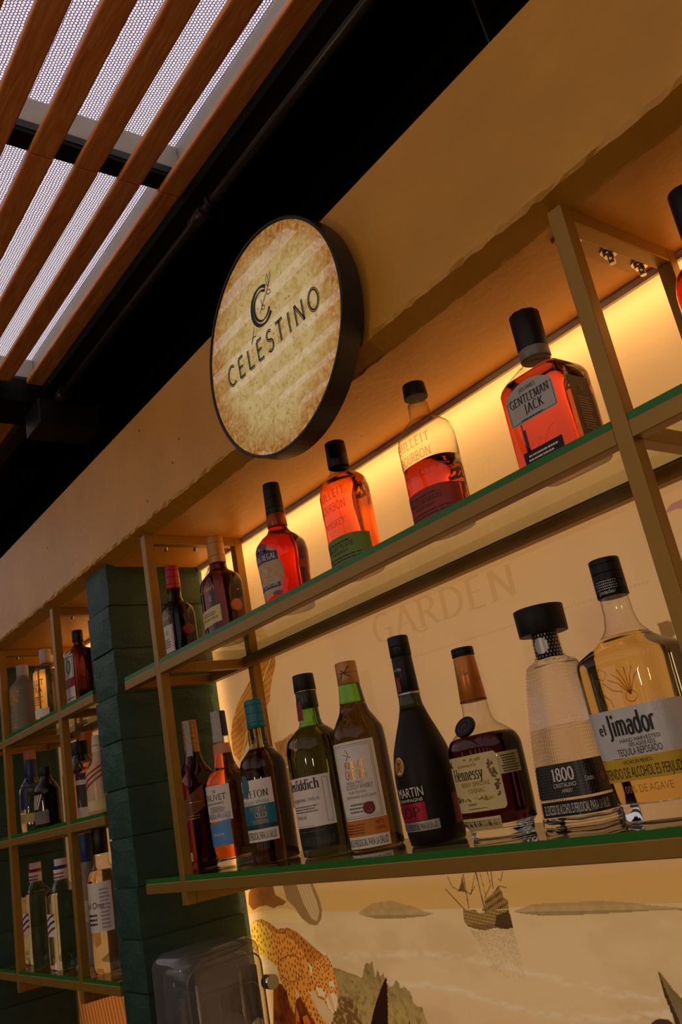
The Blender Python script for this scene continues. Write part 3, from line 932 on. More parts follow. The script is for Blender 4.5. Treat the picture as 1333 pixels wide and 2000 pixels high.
# ------------------------------------------------------------------ round sign
def parchment():
    m = bpy.data.materials.new('aged_parchment')
    m.use_nodes = True
    nt = m.node_tree
    p = nt.nodes['Principled BSDF']
    p.inputs['Roughness'].default_value = 0.6
    p.inputs['Coat Weight'].default_value = 1.0
    p.inputs['Coat IOR'].default_value = 2.0
    p.inputs['Coat Roughness'].default_value = 0.012
    tc = nt.nodes.new('ShaderNodeTexCoord')
    mp = nt.nodes.new('ShaderNodeMapping')
    nt.links.new(tc.outputs['Object'], mp.inputs['Vector'])
    def noise(s, d=6, dist=0.0):
        n = nt.nodes.new('ShaderNodeTexNoise')
        n.inputs['Scale'].default_value = s; n.inputs['Detail'].default_value = d; n.inputs['Distortion'].default_value = dist
        nt.links.new(mp.outputs[0], n.inputs['Vector'])
        return n.outputs['Fac']
    def math_(op, a, b=None):
        n = nt.nodes.new('ShaderNodeMath'); n.operation = op
        for k, v in enumerate((a, b)):
            if v is None: continue
            if isinstance(v, (int, float)): n.inputs[k].default_value = v
            else: nt.links.new(v, n.inputs[k])
        return n.outputs[0]
    def mix(f, a, b):
        n = nt.nodes.new('ShaderNodeMix'); n.data_type = 'RGBA'
        nt.links.new(f, n.inputs['Factor'])
        for nm, v in (('A', a), ('B', b)):
            if isinstance(v, tuple): n.inputs[nm].default_value = (*lin(v), 1)
            else: nt.links.new(v, n.inputs[nm])
        return n.outputs['Result']
    def ramp(v, a, b):
        n = nt.nodes.new('ShaderNodeMapRange'); n.inputs['From Min'].default_value = a; n.inputs['From Max'].default_value = b
        nt.links.new(v, n.inputs['Value'])
        return n.outputs['Result']
    ln = nt.nodes.new('ShaderNodeVectorMath'); ln.operation = 'LENGTH'
    nt.links.new(tc.outputs['Object'], ln.inputs[0])
    rad = ln.outputs['Value']
    base = mix(ramp(noise(55, 8, 1.0), .48, .62), (240, 216, 148), (222, 190, 106))
    base = mix(ramp(noise(150, 4, .5), .60, .70), base, (176, 138, 72))
    edge = ramp(math_('ADD', rad, math_('MULTIPLY', math_('SUBTRACT', noise(18, 8, .6), .5), 0.10)), .118, .180)
    edge2 = math_('MULTIPLY', edge, ramp(noise(120, 6, .8), .30, .62))
    col = mix(math_('MULTIPLY', edge, .55), base, (224, 166, 66))
    col = mix(edge2, col, (184, 106, 14))
    nt.links.new(col, p.inputs['Base Color'])
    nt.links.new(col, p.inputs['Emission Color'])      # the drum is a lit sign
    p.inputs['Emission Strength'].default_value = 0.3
    return m

def sign():
    cx, cz, r, y0, y1 = 0.635, 0.7595, 0.1795, -0.060, -0.024
    t = thing('round_sign', 'round parchment coloured sign in a black drum frame on the beam', 'sign', (cx, y1, cz))
    N = 96
    V, F = [], []
    prof = [(r + .0040, y1), (r + .0045, y0 + .001), (r + .0040, y0), (r + .0005, y0), (r, y0 + .001), (r - .0005, y0 + .004), (0.02, y0 + .006), (0.02, y1)]
    for k in range(N):
        a = 2 * math.pi * k / N
        for rr, y in prof:
            V.append((rr * math.cos(a), y - y1, rr * math.sin(a)))
    n = len(prof)
    for k in range(N):
        for j in range(n):
            F.append([k * n + j, k * n + (j + 1) % n, ((k + 1) % N) * n + (j + 1) % n, ((k + 1) % N) * n + j])
    mesh('drum_frame', V, F, mat('sign_black', (0.012, 0.010, 0.009), 0.4, noise=.1), t)
    V, F = disc2(0, 0, r - .0008, n=N)
    face = flat_xz('printed_face', (V, F), 0, parchment(), t)
    face.location = (0, y0 + .0025 - y1, 0)
    ink = mat('black_print', (0.014, 0.010, 0.010), 0.4, noise=.1)
    g = fit2(roman('CELESTINO', track=.3, inline=True), .262, .0335, 0.001, 0.7395 - cz)
    o = flat_xz('lettering', g, y0 + .0019 - y1, ink, t); o['label'] = 'black word on the sign face'
    ex, ez = -0.0055, 0.0615
    L = []
    L.append(strip(arc(ex, ez, .0285, .0315, 52, 318, 30), lambda a, b: .0036 + .0042 * abs(b)))
    L.append(strip(arc(ex, ez, .0215, .0245, 48, 330, 30), lambda a, b: .0020 + .0036 * abs(b)))
    lw = lambda a, b: .0014
    L.append(strip([(ex - .008, ez - .010), (ex + .006, ez + .004), (ex + .018, ez + .014), (ex + .030, ez + .026), (ex + .036, ez + .040)], lw))
    def leaf(x, z, a, l, w_):
        c, s = math.cos(a), math.sin(a)
        P = [(0, 0), (l * .3, w_), (l * .7, w_ * .8), (l, 0), (l * .7, -w_ * .8), (l * .3, -w_), (0, 0)]
        return strip([(x + p * c - q * s, z + p * s + q * c) for p, q in P], lw)
    L += [leaf(ex + .018, ez + .014, -.5, .012, .004), leaf(ex, ez - .001, -.9, .010, .0035), leaf(ex + .024, ez + .020, 1.5, .022, .003)]
    L.append(strip([(ex + .001, ez), (ex + .001, ez + .011)], lw))
    L.append(strip([(ex - .029, ez - .022), (ex - .036, ez - .034), (ex - .043, ez - .044)], lw))
    L.append(strip([(ex - .043, ez - .044), (ex - .036, ez - .036), (ex - .028, ez - .038)], lambda a, b: .0018))
    o = flat_xz('emblem', merge2(L), y0 + .0019 - y1, ink, t); o['label'] = 'black letter C emblem with a leafy twig'
    box('wall_bracket', -0.05, 0.05, 0, 0.0115, -0.02, 0.06, BLACK_STEEL, t)
sign()

# ------------------------------------------------------------------ pergola
def cloth():
    m = bpy.data.materials.new('knitted_shade_cloth')
    m.use_nodes = True
    nt = m.node_tree
    p = nt.nodes['Principled BSDF']
    p.inputs['Base Color'].default_value = (*lin((128, 88, 166)), 1)
    p.inputs['Roughness'].default_value = 0.8
    tl = nt.nodes.new('ShaderNodeBsdfTranslucent'); tl.inputs['Color'].default_value = (*lin((128, 88, 166)), 1)
    tr = nt.nodes.new('ShaderNodeBsdfTransparent')
    tc = nt.nodes.new('ShaderNodeTexCoord')
    nz = nt.nodes.new('ShaderNodeTexNoise'); nz.inputs['Scale'].default_value = 60; nz.inputs['Detail'].default_value = 2
    nt.links.new(tc.outputs['Object'], nz.inputs['Vector'])
    ad = nt.nodes.new('ShaderNodeVectorMath'); ad.operation = 'MULTIPLY_ADD'
    ad.inputs[1].default_value = (.004, .004, 0)
    nt.links.new(nz.outputs['Color'], ad.inputs[0]); nt.links.new(tc.outputs['Object'], ad.inputs[2])
    sp = nt.nodes.new('ShaderNodeSeparateXYZ'); nt.links.new(ad.outputs[0], sp.inputs[0])
    def M(op, a, b=None):
        n = nt.nodes.new('ShaderNodeMath'); n.operation = op
        for k, v in enumerate((a, b)):
            if v is None: continue
            if isinstance(v, (int, float)): n.inputs[k].default_value = v
            else: nt.links.new(v, n.inputs[k])
        return n.outputs[0]
    row = M('FLOOR', M('DIVIDE', sp.outputs['Y'], .0050))
    sh = M('MULTIPLY', M('MODULO', row, 2.0), 1.5708)
    a = M('ABSOLUTE', M('SINE', M('ADD', M('MULTIPLY', sp.outputs['X'], math.pi / .0056), sh)))
    b = M('ABSOLUTE', M('SINE', M('MULTIPLY', sp.outputs['Y'], math.pi / .0050)))
    hole = M('GREATER_THAN', M('MULTIPLY', a, b), .33)
    ms1 = nt.nodes.new('ShaderNodeMixShader'); ms1.inputs[0].default_value = .6
    nt.links.new(p.outputs[0], ms1.inputs[1]); nt.links.new(tl.outputs[0], ms1.inputs[2])
    ms = nt.nodes.new('ShaderNodeMixShader')
    nt.links.new(hole, ms.inputs[0])
    nt.links.new(ms1.outputs[0], ms.inputs[1]); nt.links.new(tr.outputs[0], ms.inputs[2])
    nt.links.new(ms.outputs[0], nt.nodes['Material Output'].inputs['Surface'])
    return m

def pergola():
    ZP = 1.20
    t = thing('pergola', 'slatted brown wood pergola roof with grey steel cross beams above the bar', 'pergola', (0, -0.5, ZP))
    oy = -0.5
    def bx(n, a, b, c, d, e, f, m, bev=0.0):
        return box(n, a, b, c - oy, d - oy, e - ZP, f - ZP, m, t, bev)
    mid = [-0.057, -0.137, -0.217, -0.2985, -0.3785] + [-0.459 - 0.0804 * k for k in range(6)]
    segs = [(-1.50, -0.520), (-0.372, 0.4045), (0.4055, 1.262)]
    protos = {}
    rnd = random.Random(2)
    for j, (a, b) in enumerate(segs):
        V, F = box_geo(-(b - a) / 2, (b - a) / 2, -.0215, .0215, 0, .0135, .0035)
        for i, y in enumerate(mid):
            if i == 0 or j not in protos:
                o = mesh('slat', V, F, WOOD, t); protos[j] = o
            else:
                o = copy_mesh(protos[j], (0, 0, 0), t)
            dx = rnd.uniform(-.0, .008) if j == 0 else 0
            o.location = ((a + b) / 2 + dx, y - oy + rnd.uniform(-.0008, .0008), 0)
    for x1 in (0.436, 1.30):
        bx('cross_beam', x1 - .04, x1, -1.6, -.045, 1.238, 1.292, GREY_STEEL, .002)
        bx('beam_flange', x1 - .04, x1 + .001, -1.6, -.045, 1.2225, 1.2372, BLACK_STEEL)
        bx('batten', x1 - .040, x1 - .0005, -1.6, -.0305, 1.2138, 1.2220, BLACK)
    x1 = -.405
    bx('cross_beam', x1 - .04, x1, -1.6, -.045, 1.238, 1.292, GREY_STEEL, .002)
    bx('beam_flange', x1 - .04, x1 + .001, -1.6, -.045, 1.2225, 1.2372, BLACK_STEEL)
    bx('main_beam', -.515, -.385, -2.4, 0.055, 1.155, 1.2215, BLACK, .002)
    bx('support_bracket', -.455, -.352, -.060, .10, 1.085, 1.154, BLACK_STEEL, .003)
    bx('edge_beam', -2.4, 1.6, -.0445, -.0405, 1.2140, 1.30, GREY_STEEL)
    bx('edge_channel', -2.4, 1.6, -.0300, .004, 1.190, 1.30, BLACK_STEEL, .0015)
    o = mesh('shade_cloth', [(-5, -4.2, 0), (4, -4.2, 0), (4, -.040, 0), (-5, -.040, 0)], [[0, 1, 2, 3]], cloth())
    o.location = (0, 0, 1.2935)
    tag(o, 'pale violet knitted shade cloth stretched over the wooden pergola slats', 'shade cloth')
    p = thing('conduit_pipe', 'black conduit pipe running beside the outermost pergola slat under the dark ceiling', 'pipe', (0, -.010, 1.15))
    tube('pipe', (-.32, 0, 0), (1.6, 0, 0), .0105, mat('pipe_black', (0.03, 0.022, 0.018), 0.35, noise=.15), p)
    tube('coupling', (.40, 0, 0), (.445, 0, 0), .0150, MATS['pipe_black'], p)
    tube('coupling', (-.335, 0, 0), (-.30, 0, 0), .0160, MATS['pipe_black'], p)
    tube('pipe_clamp', (.47, 0, 0), (.478, 0, 0), .0165, BLACK_STEEL, p)
    c = tube('hanging_wire', (1.035, .13, .913), (1.012, .125, 1.3395), .0016, mat('wire_grey', (.05, .05, .05), .5, noise=.1), None, 8)
    tag(c, 'thin dark wire hanging from the black ceiling down to the gold beam', 'wire')
pergola()

# ------------------------------------------------------------------ bottles
def pchip(xk, yk):
    xk, yk = np.array(xk, float), np.array(yk, float)
    h = np.diff(xk); d = np.diff(yk) / h
    m = np.zeros(len(xk))
    m[0], m[-1] = d[0], d[-1]
    for i in range(1, len(xk) - 1):
        if d[i - 1] * d[i] > 0:
            w1, w2 = 2 * h[i] + h[i - 1], h[i] + 2 * h[i - 1]
            m[i] = (w1 + w2) / (w1 / d[i - 1] + w2 / d[i])
    def f(x):
        x = np.clip(x, xk[0], xk[-1])
        i = np.clip(np.searchsorted(xk, x) - 1, 0, len(h) - 1)
        t = (x - xk[i]) / h[i]
        return ((2 * t ** 3 - 3 * t ** 2 + 1) * yk[i] + (t ** 3 - 2 * t ** 2 + t) * h[i] * m[i] + (-2 * t ** 3 + 3 * t ** 2) * yk[i + 1] + (t ** 3 - t ** 2) * h[i] * m[i + 1])
    return f

def ring(t, a, b, n):
    s, c = np.sin(t), -np.cos(t)
    r = ((np.abs(s) / a) ** n + (np.abs(c) / b) ** n) ** (-1 / n)
    return r * s, r * c

def bend_ready(V, F, w_=.0035):
    # cut wide flat pieces into upright slices so that they bend round the glass
    V = np.asarray(V, float)
    out, FF = [tuple(v) for v in V], []
    for f in F:
        xs = V[list(f), 0]
        if xs.max() - xs.min() <= w_ * 1.3:
            FF.append(list(f))
            continue
        k0, k1 = int(math.floor(xs.min() / w_)), int(math.ceil(xs.max() / w_))
        for k in range(k0, k1):
            P = [tuple(V[i]) for i in f]
            for lim, sg in ((k * w_, 1), ((k + 1) * w_, -1)):
                Q = []
                for i in range(len(P)):
                    a, b = P[i - 1], P[i]
                    ia, ib = (a[0] - lim) * sg >= 0, (b[0] - lim) * sg >= 0
                    if ia != ib:
                        t = (lim - a[0]) / (b[0] - a[0])
                        Q.append((lim, a[1] + (b[1] - a[1]) * t))
                    if ib: Q.append(b)
                P = Q
                if len(P) < 3: break
            if len(P) >= 3:
                n = len(out)
                out += P
                FF.append(list(range(n, n + len(P))))
    return np.array(out), FF

class Bottle:
    """key rows: (z, half width, half depth, corner exponent); the front faces -y"""
    def __init__(self, name, label, cat, loc, keys, group, N=48, rot=0.0):
        self.t = thing(name, label, cat, loc, group)
        self.t.rotation_euler = (0, 0, rot)
        k = np.array(keys, float)
        self.k = k
        self.fa, self.fb, self.fn = (pchip(k[:, 0], k[:, j]) for j in (1, 2, 3))
        self.N = N
        self.top = k[-1, 0]
        self._tab = {}
    def zs(self, z0, z1):
        out = [z0]
        ks = [z for z in self.k[:, 0] if z0 + 1e-6 < z < z1 - 1e-6]
        for a, b in zip([z0] + ks, ks + [z1]):
            d = abs(float(self.fa(np.array(b)) - self.fa(np.array(a)))) + (b - a) * .12
            n = int(np.clip(d / .0022, 1, 9))
            out += list(a + (b - a) * np.arange(1, n + 1) / n)
        return out
    def ts(self, z):
        # angles evenly spread by length so that flat sides keep enough points
        key = round(float(self.fn(np.array(z))), 2)
        if key not in self._tab:
            n = key
            if n <= 2.05:
                self._tab[key] = np.linspace(0, 2 * np.pi, self.N, endpoint=False)
            else:
                T = np.linspace(0, 2 * np.pi, 1441)
                x, y = ring(T, 1, 1, n)
                L = np.r_[0, np.cumsum(np.hypot(np.diff(x), np.diff(y)))]
                self._tab[key] = np.interp(np.linspace(0, L[-1], self.N, endpoint=False), L, T)
        return self._tab[key]
    def body(self, part, z0, z1, m, open_top=False, inset=0.0, dimple=None, base=0.0015):
        V, F = [], []
        zz = self.zs(z0, z1)
        for i, z in enumerate(zz):
            za = np.array(z)
            a, b, n = float(self.fa(za)) - inset, float(self.fb(za)) - inset, float(self.fn(za))
            t = self.ts(z)
            x, y = ring(t, a, b, n)
            if dimple is not None:
                x, y = dimple(t, z, x, y)
            V += [(p, q, z) for p, q in zip(x, y)]
        N = self.N
        for i in range(len(zz) - 1):
            for k in range(N):
                F.append([i * N + k, i * N + (k + 1) % N, (i + 1) * N + (k + 1) % N, (i + 1) * N + k])
        nside = len(F)
        V.append((0, 0, z0 + base)); c = len(V) - 1
        for k in range(N): F.append([c, (k + 1) % N, k])
        if not open_top:
            V.append((0, 0, z1)); c = len(V) - 1
            o = (len(zz) - 1) * N
            for k in range(N): F.append([c, o + k, o + (k + 1) % N])
        o = mesh(part, V, F, m, self.t)
        o.data.polygons.foreach_set('use_smooth', [i < nside for i in range(len(F))])
        return o
    def lathe(self, part, rows, m, parent=None, n=32, label=None):
        # closed round piece from rows of (z, r)
        V, F = [], []
        for z, r in rows:
            for k in range(n):
                a = 2 * math.pi * k / n
                V.append((r * math.sin(a), -r * math.cos(a), z))
        for i in range(len(rows) - 1):
            for k in range(n):
                F.append([i * n + k, i * n + (k + 1) % n, (i + 1) * n + (k + 1) % n, (i + 1) * n + k])
        ns = len(F)
        F.append(list(range(n))[::-1])
        F.append([(len(rows) - 1) * n + k for k in range(n)])
        o = mesh(part, V, F, m, parent or self.t)
        sm = []
        for i, p in enumerate(o.data.polygons):
            sm.append(i < ns)
        o.data.polygons.foreach_set('use_smooth', sm)
        o.data.set_sharp_from_angle(angle=math.radians(40))
        if label: o['label'] = label
        return o
    def cap(self, z0, z1, r0, r1, m, part='cap', parent=None, ribs=0, label=None):
        b = min(.0016, (z1 - z0) * .2)
        rows = [(z0, r0 - b * .3), (z0 + b * .4, r0)]
        if ribs:
            for k in range(ribs):
                f = (k + .5) / ribs
                z = z0 + b + (z1 - z0 - 2 * b) * f
                r = r0 + (r1 - r0) * f
                rows += [(z - .0006, r), (z, r - .0007), (z + .0006, r)]
        rows += [(z1 - b, r1), (z1 - b * .3, r1 - b * .3), (z1, r1 - b)]
        return self.lathe(part, rows, m, parent, label=label)
    # --- surface mapping: s = length along the outline from the angle tc, z = height
    def tmap(self, zm, tc):
        za = np.array(zm)
        a, b, n = float(self.fa(za)), float(self.fb(za)), float(self.fn(za))
        T = np.linspace(tc - np.pi, tc + np.pi, 1201)
        x, y = ring(T, a, b, n)
        L = np.r_[0, np.cumsum(np.hypot(np.diff(x), np.diff(y)))]
        L -= np.interp(tc, T, L)
        return lambda s: np.interp(s, L, T)
    def surf(self, s, z, off, zm, tc=0.0):
        t = self.tmap(zm, tc)(np.asarray(s))
        z = np.asarray(z, float)
        a, b, n = self.fa(z), self.fb(z), self.fn(z)
        x, y = ring(t, a, b, n)
        # outward normal of the superellipse
        gx = np.sign(x) * (np.abs(x) / a) ** (n - 1) / a
        gy = np.sign(y) * (np.abs(y) / b) ** (n - 1) / b
        g = np.hypot(gx, gy) + 1e-12
        return np.stack([x + gx / g * off, y + gy / g * off, z], -1)
    def label(self, m, s0, s1, z0, z1, part='label', tc=0.0, off=.00035, parent=None, arch=0.0, rnd=0.0, slant=0.0, nu=28, nv=4, label=None):
        u = np.linspace(0, 1, nu)
        v = np.linspace(0, 1, nv)
        zt = np.full(nu, z1); zb = np.full(nu, z0)
        if arch: zt = z1 - arch * (2 * u - 1) ** 2
        if rnd:
            w_ = s1 - s0
            e = np.minimum(u, 1 - u) * w_
            c = np.clip(e / rnd, 0, 1)
            k = rnd * (1 - np.sqrt(1 - (1 - c) ** 2))
            k = rnd * (1 - np.sqrt(np.clip(1 - (1 - c) ** 2, 0, 1)))
            zt = zt - k; zb = zb + k
        zt = zt + slant * (u - .5); zb = zb + slant * (u - .5)
        S = (s0 + (s1 - s0) * u)[:, None] + 0 * v[None, :]
        Z = zb[:, None] + (zt - zb)[:, None] * v[None, :]
        P = self.surf(S, Z, off, (z0 + z1) / 2, tc).reshape(-1, 3)
        F = [[i * nv + j, (i + 1) * nv + j, (i + 1) * nv + j + 1, i * nv + j + 1] for i in range(nu - 1) for j in range(nv - 1)]
        o = mesh(part, P, F, m, parent or self.t, True)
        if label: o['label'] = label
        return o
    def decal(self, g, m, part='lettering', zm=None, tc=0.0, off=.0007, parent=None, label=None):
        V, F = bend_ready(*g)
        if len(V) == 0: return None
        if zm is None: zm = float(V[:, 1].mean())
        P = self.surf(V[:, 0], V[:, 1], off, zm, tc)
        o = mesh(part, P, F, m, parent or self.t)
        if label: o['label'] = label
        if part in ('gold_sprigs', 'black_sprigs', 'vine_border', 'collar_studs', 'diamond_studs', 'bars'): o['kind'] = 'stuff'
        return o
    def knob(self, part, s, z, r, m, tc=0.0, thick=.003, parent=None, label=None, rz=None):
        # raised round medallion lying on the surface
        n = 24
        g, _ = disc2(s, z, r, rz, n)
        g2, _ = disc2(s, z, r * .82, None if rz is None else rz * .82, n)
        A = self.surf(g[:, 0], g[:, 1], .0002, z, tc)
        B = self.surf(g[:, 0], g[:, 1], thick * .8, z, tc)
        C_ = self.surf(g2[:, 0], g2[:, 1], thick, z, tc)
        V = np.concatenate([A, B, C_])
        F = []
        for i in range(2):
            for k in range(n):
                F.append([i * n + k, i * n + (k + 1) % n, (i + 1) * n + (k + 1) % n, (i + 1) * n + k])
        F.append([2 * n + k for k in range(n)])
        o = mesh(part, V, F, m, parent or self.t)
        if label: o['label'] = label
        return o

# lettering helpers: centred line of condensed sans (S) or roman (R)
def S(txt, h, cx, z, width=None, cond=.62, align='c'):
    V, F = bfont(txt)
    w_ = (V[:, 0].max() - V[:, 0].min()) * h * cond
    return fit2((V, F), width or w_, h, cx, z, align)
def R_(txt, h, cx, z, width=None, cond=.85, align='c', **kw):
    V, F = roman(txt, **kw)
    w_ = (V[:, 0].max() - V[:, 0].min()) * h * cond
    return fit2((V, F), width or w_, h, cx, z, align)
WARN = 'EL EXCESO DE ALCOHOL ES PERJUDICIAL PARA LA SALUD'
def lines(n, x0, x1, z0, z1, seed=0, t=.45):
    # rows of unreadably small print as short word dashes
    r = random.Random(seed)
    L = []
    dz = (z1 - z0) / n
    for k in range(n):
        x = x0 + r.uniform(0, .1) * (x1 - x0)
        e = x1 - r.uniform(0, .2) * (x1 - x0)
        while x < e:
            w_ = min(r.uniform(.05, .14) * (x1 - x0), e - x)
            L.append(rect2(x, x + w_ * .82, z0 + k * dz, z0 + (k + t) * dz))
            x += w_
    return merge2(L)

PAPER = mat('white_paper', (226, 214, 200), 0.6, srgb=True, noise=.03)
CREAM = mat('cream_paper', (214, 190, 128), 0.55, srgb=True, noise=.05)
INK = mat('black_ink', (0.015, 0.012, 0.012), 0.5, noise=.1)
GREYINK = mat('grey_ink', (104, 98, 94), 0.5, srgb=True, noise=.1)
GOLD = mat('gold_foil', (196, 142, 56), 0.3, metal=0.7, srgb=True, noise=.08, nscale=200)
TANCAP = mat('tan_foil', (186, 132, 70), 0.42, metal=0.3, srgb=True, noise=.06)
SILVER = mat('silver_foil', (176, 172, 164), 0.35, metal=0.6, srgb=True, noise=.06)
BLACKCAP = mat('black_cap', (0.012, 0.010, 0.009), 0.42, noise=.15, nscale=30, spec=.28)
RED = mat('red_plastic', (170, 14, 18), 0.35, srgb=True, noise=.06)
CLEAR = thin_glass('clear_glass', (0.96, 0.95, 0.92), (0.10, 0.08, 0.06), 1.55, power=4.0, blend=0.5)
CLEARB = liquid('thick_clear_glass', (0.93, 0.92, 0.88))
TAX = mat('tax_strip_paper', (170, 166, 160), 0.6, srgb=True, noise=.2, nscale=300)
BRONZE = mat('bronze_medal', (160, 100, 50), 0.4, metal=0.5, srgb=True, noise=.1)
GU, GL_, GF1, GF2, GF3 = ('bottles on the upper near shelf', 'bottles on the lower near shelf', 'bottles on the top far shelf', 'bottles on the middle far shelf', 'bottles on the lowest far shelf')
ZU = 0.4

def warn(b, z0, z1, s0, s1, m=PAPER, ink=INK, tc=0.0, rows=1, off=.0009):
    l = b.label(m, s0, s1, z0, z1, 'warning_strip', tc=tc, off=off)
    h = (z1 - z0)
    b.decal(S(WARN, h * .62, (s0 + s1) / 2, z0 + h * .2, (s1 - s0) * .94), ink, zm=(z0 + z1) / 2, tc=tc, off=off + .0004, parent=l)
    return l

# ---- upper near shelf, left to right
def b_green_flask():
    b = Bottle('whisky_bottle', 'black glass whisky bottle with red cap and red side seal, behind the left post', 'bottle', (-.033, .080, ZU),
               [(0, .036, .029, 3), (.003, .0385, .031, 3), (.098, .0385, .031, 3), (.112, .036, .029, 2.8), (.123, .026, .023, 2.3), (.131, .0165, .0165, 2), (.140, .0142, .0142, 2), (.165, .0138, .0138, 2)], GU)
    b.body('glass', 0, .165, liquid('black_green_glass', (.02, .025, .012)))
    b.cap(.158, .208, .0150, .0146, RED, ribs=3, label='red screw cap')
    l = b.label(PAPER, -.027, .027, .022, .078)
    b.decal(merge2([lines(4, -.02, .02, .032, .052, 3), S('12', .010, .005, .058)]), GREYINK, parent=l)
    b.decal(R_("BUCHANAN'S", .007, 0, .090, .050), GOLD, 'lettering', zm=.09)
    b.knob('wax_seal', 0, .062, .0115, mat('red_wax', (120, 12, 16), .4, srgb=True, noise=.1), tc=math.pi / 2, thick=.004)
    b.label(mat('dark_strap', (50, 30, 20), .5, srgb=True, noise=.1), -.004, .004, .062, .118, 'seal_strap', tc=math.pi / 2, nu=3, nv=12)
b_green_flask()

def b_tan_flask():
    b = Bottle('whisky_bottle', 'dark red whisky flask with tall tan cap and bronze side medal near the left post', 'bottle', (.1423, .090, ZU),
               [(0, .042, .033, 3), (.003, .0445, .035, 3), (.110, .0445, .035, 3), (.124, .042, .033, 2.8), (.136, .030, .026, 2.3), (.144, .019, .019, 2), (.150, .0172, .0172, 2), (.168, .0168, .0168, 2)], GU)
    b.body('glass', 0, .166, liquid('dark_red_whisky', (.075, .012, .004)))
    b.cap(.158, .2138, .0172, .0166, TANCAP, ribs=2, label='tan foil cap')
    l = b.label(CREAM, -.030, .036, .034, .066, slant=.004)
    b.decal(merge2([lines(2, -.022, .028, .052, .060, 3), R_('SPECIAL RESERVE', .005, .004, .043, .05)]), GREYINK, parent=l)
    b.decal(R_("BUCHANAN'S", .007, .0, .100, .056), GOLD, zm=.1)
    b.decal(S('18', .012, .012, .078), SILVER, 'age_mark')
    b.knob('medal', 0, .062, .0125, BRONZE, tc=math.pi / 2, thick=.004, label='bronze round side medal')
    b.label(mat('dark_strap', (50, 30, 20)), -.0035, .0035, .070, .125, 'medal_strap', tc=math.pi / 2, nu=3, nv=12)
    b.label(PAPER, -.012, .003, .135, .152, 'neck_tag', off=.004, nu=8)
b_tan_flask()

def b_round_red():
    b = Bottle('whisky_bottle', 'round shouldered red whisky bottle with black cap and blue crest label', 'bottle', (.372, .085, ZU),
               [(0, .040, .040, 2), (.003, .042, .042, 2), (.060, .0435, .0435, 2), (.100, .0460, .0460, 2), (.116, .0440, .0440, 2), (.130, .034, .034, 2), (.141, .0215, .0215, 2), (.150, .0170, .0170, 2), (.185, .0155, .0155, 2)], GU)
    b.body('glass', 0, .160, liquid('red_whisky', (.62, .022, .006)))
    b.cap(.152, .176, .0180, .0172, mat('copper_foil', (150, 62, 34), .35, metal=.4, srgb=True, noise=.1), 'neck_foil', label='copper neck foil')
    b.cap(.176, .2350, .0172, .0150, BLACKCAP, ribs=3)
    blue = mat('navy_label', (40, 52, 110), .5, srgb=True, noise=.08)
    cr = merge2([disc2(0, .092, .034, .020), rect2(-.033, .033, .036, .090), disc2(0, .036, .033, .014), disc2(-.029, .064, .012, .024), disc2(.029, .064, .012, .024)])
    l = b.decal(cr, mat('crest_tan', (196, 156, 112), .5, srgb=True, noise=.15, nscale=150), 'label', zm=.07, off=.0004)
    b.decal(rect2(-.034, .034, .083, .099), blue, 'banner', zm=.07, off=.0007, parent=l)
    b.decal(rect2(-.031, .031, .036, .048), blue, 'banner', zm=.07, off=.0007, parent=l)
    b.decal(disc2(.004, .065, .010, .0105), blue, 'banner', zm=.07, off=.0008, parent=l)
    b.decal(merge2([R_('CHIVAS REGAL', .0095, 0, .0862, .062), S('18', .0125, .004, .0592), S('GOLD SIGNATURE', .007, 0, .0388, .054)]), PAPER, zm=.07, off=.0011, parent=l)
    b.decal(merge2([disc2(-.014, .108, .008, .006), disc2(.008, .110, .009, .006), disc2(.024, .026, .010, .004)]), mat('crest_violet', (96, 74, 104), .5, srgb=True, noise=.2), 'crest_plume', zm=.09, off=.0008, parent=l)
b_round_red()

def flask(label, x, lab, liq, level, cap_z, words, h, neckfoil, embossed):
    b = Bottle('bourbon_bottle', label, 'bottle', (x, .080, ZU),
               [(0, .043, .030, 2.5), (.003, .0455, .032, 2.5), (.136, .0455, .032, 2.5), (.150, .0430, .0300, 2.4), (.162, .0330, .0245, 2.2), (.169, .0205, .0185, 2), (.174, .0160, .0160, 2), (.196, .0150, .0150, 2)], GU)
    gl = liquid(liq[0], liq[1])
    if level < .165:
        b.body('liquid', 0, level, gl)
        b.body('glass', level + .0004, .196, CLEAR, base=0)
    else:
        b.body('liquid', 0, level, gl)
        b.body('glass', level + .0004, .196, CLEAR, base=0)
    if neckfoil:
        b.cap(.181, .190, .0168, .0166, mat('dark_neck_band', (60, 24, 14), .4, srgb=True, noise=.1), 'neck_band')
    b.cap(cap_z, h, .0178, .0166, BLACKCAP)
    l = b.label(lab, -.060, .060, .012, .060, arch=.004)
    b.decal(merge2([S(words[0], .0075, .0, .0400, .062), S(words[1], .0045, 0, .0330, .04), lines(3, -.045, .045, .0165, .031, 4), lines(1, -.04, .04, .0495, .0545, 6)]), INK, parent=l, zm=.03)
    em = merge2([R_('BULLEIT', .0125, 0, .124, .066, thick=.13, thin=.1), R_('BOURBON', .0125, 0, .103, .062, thick=.13, thin=.1), R_('WHISKEY', .010, 0, .078, .052, thick=.13, thin=.1)])
    b.decal(em, embossed, 'embossed_lettering', zm=.1, off=.0004)
    return b
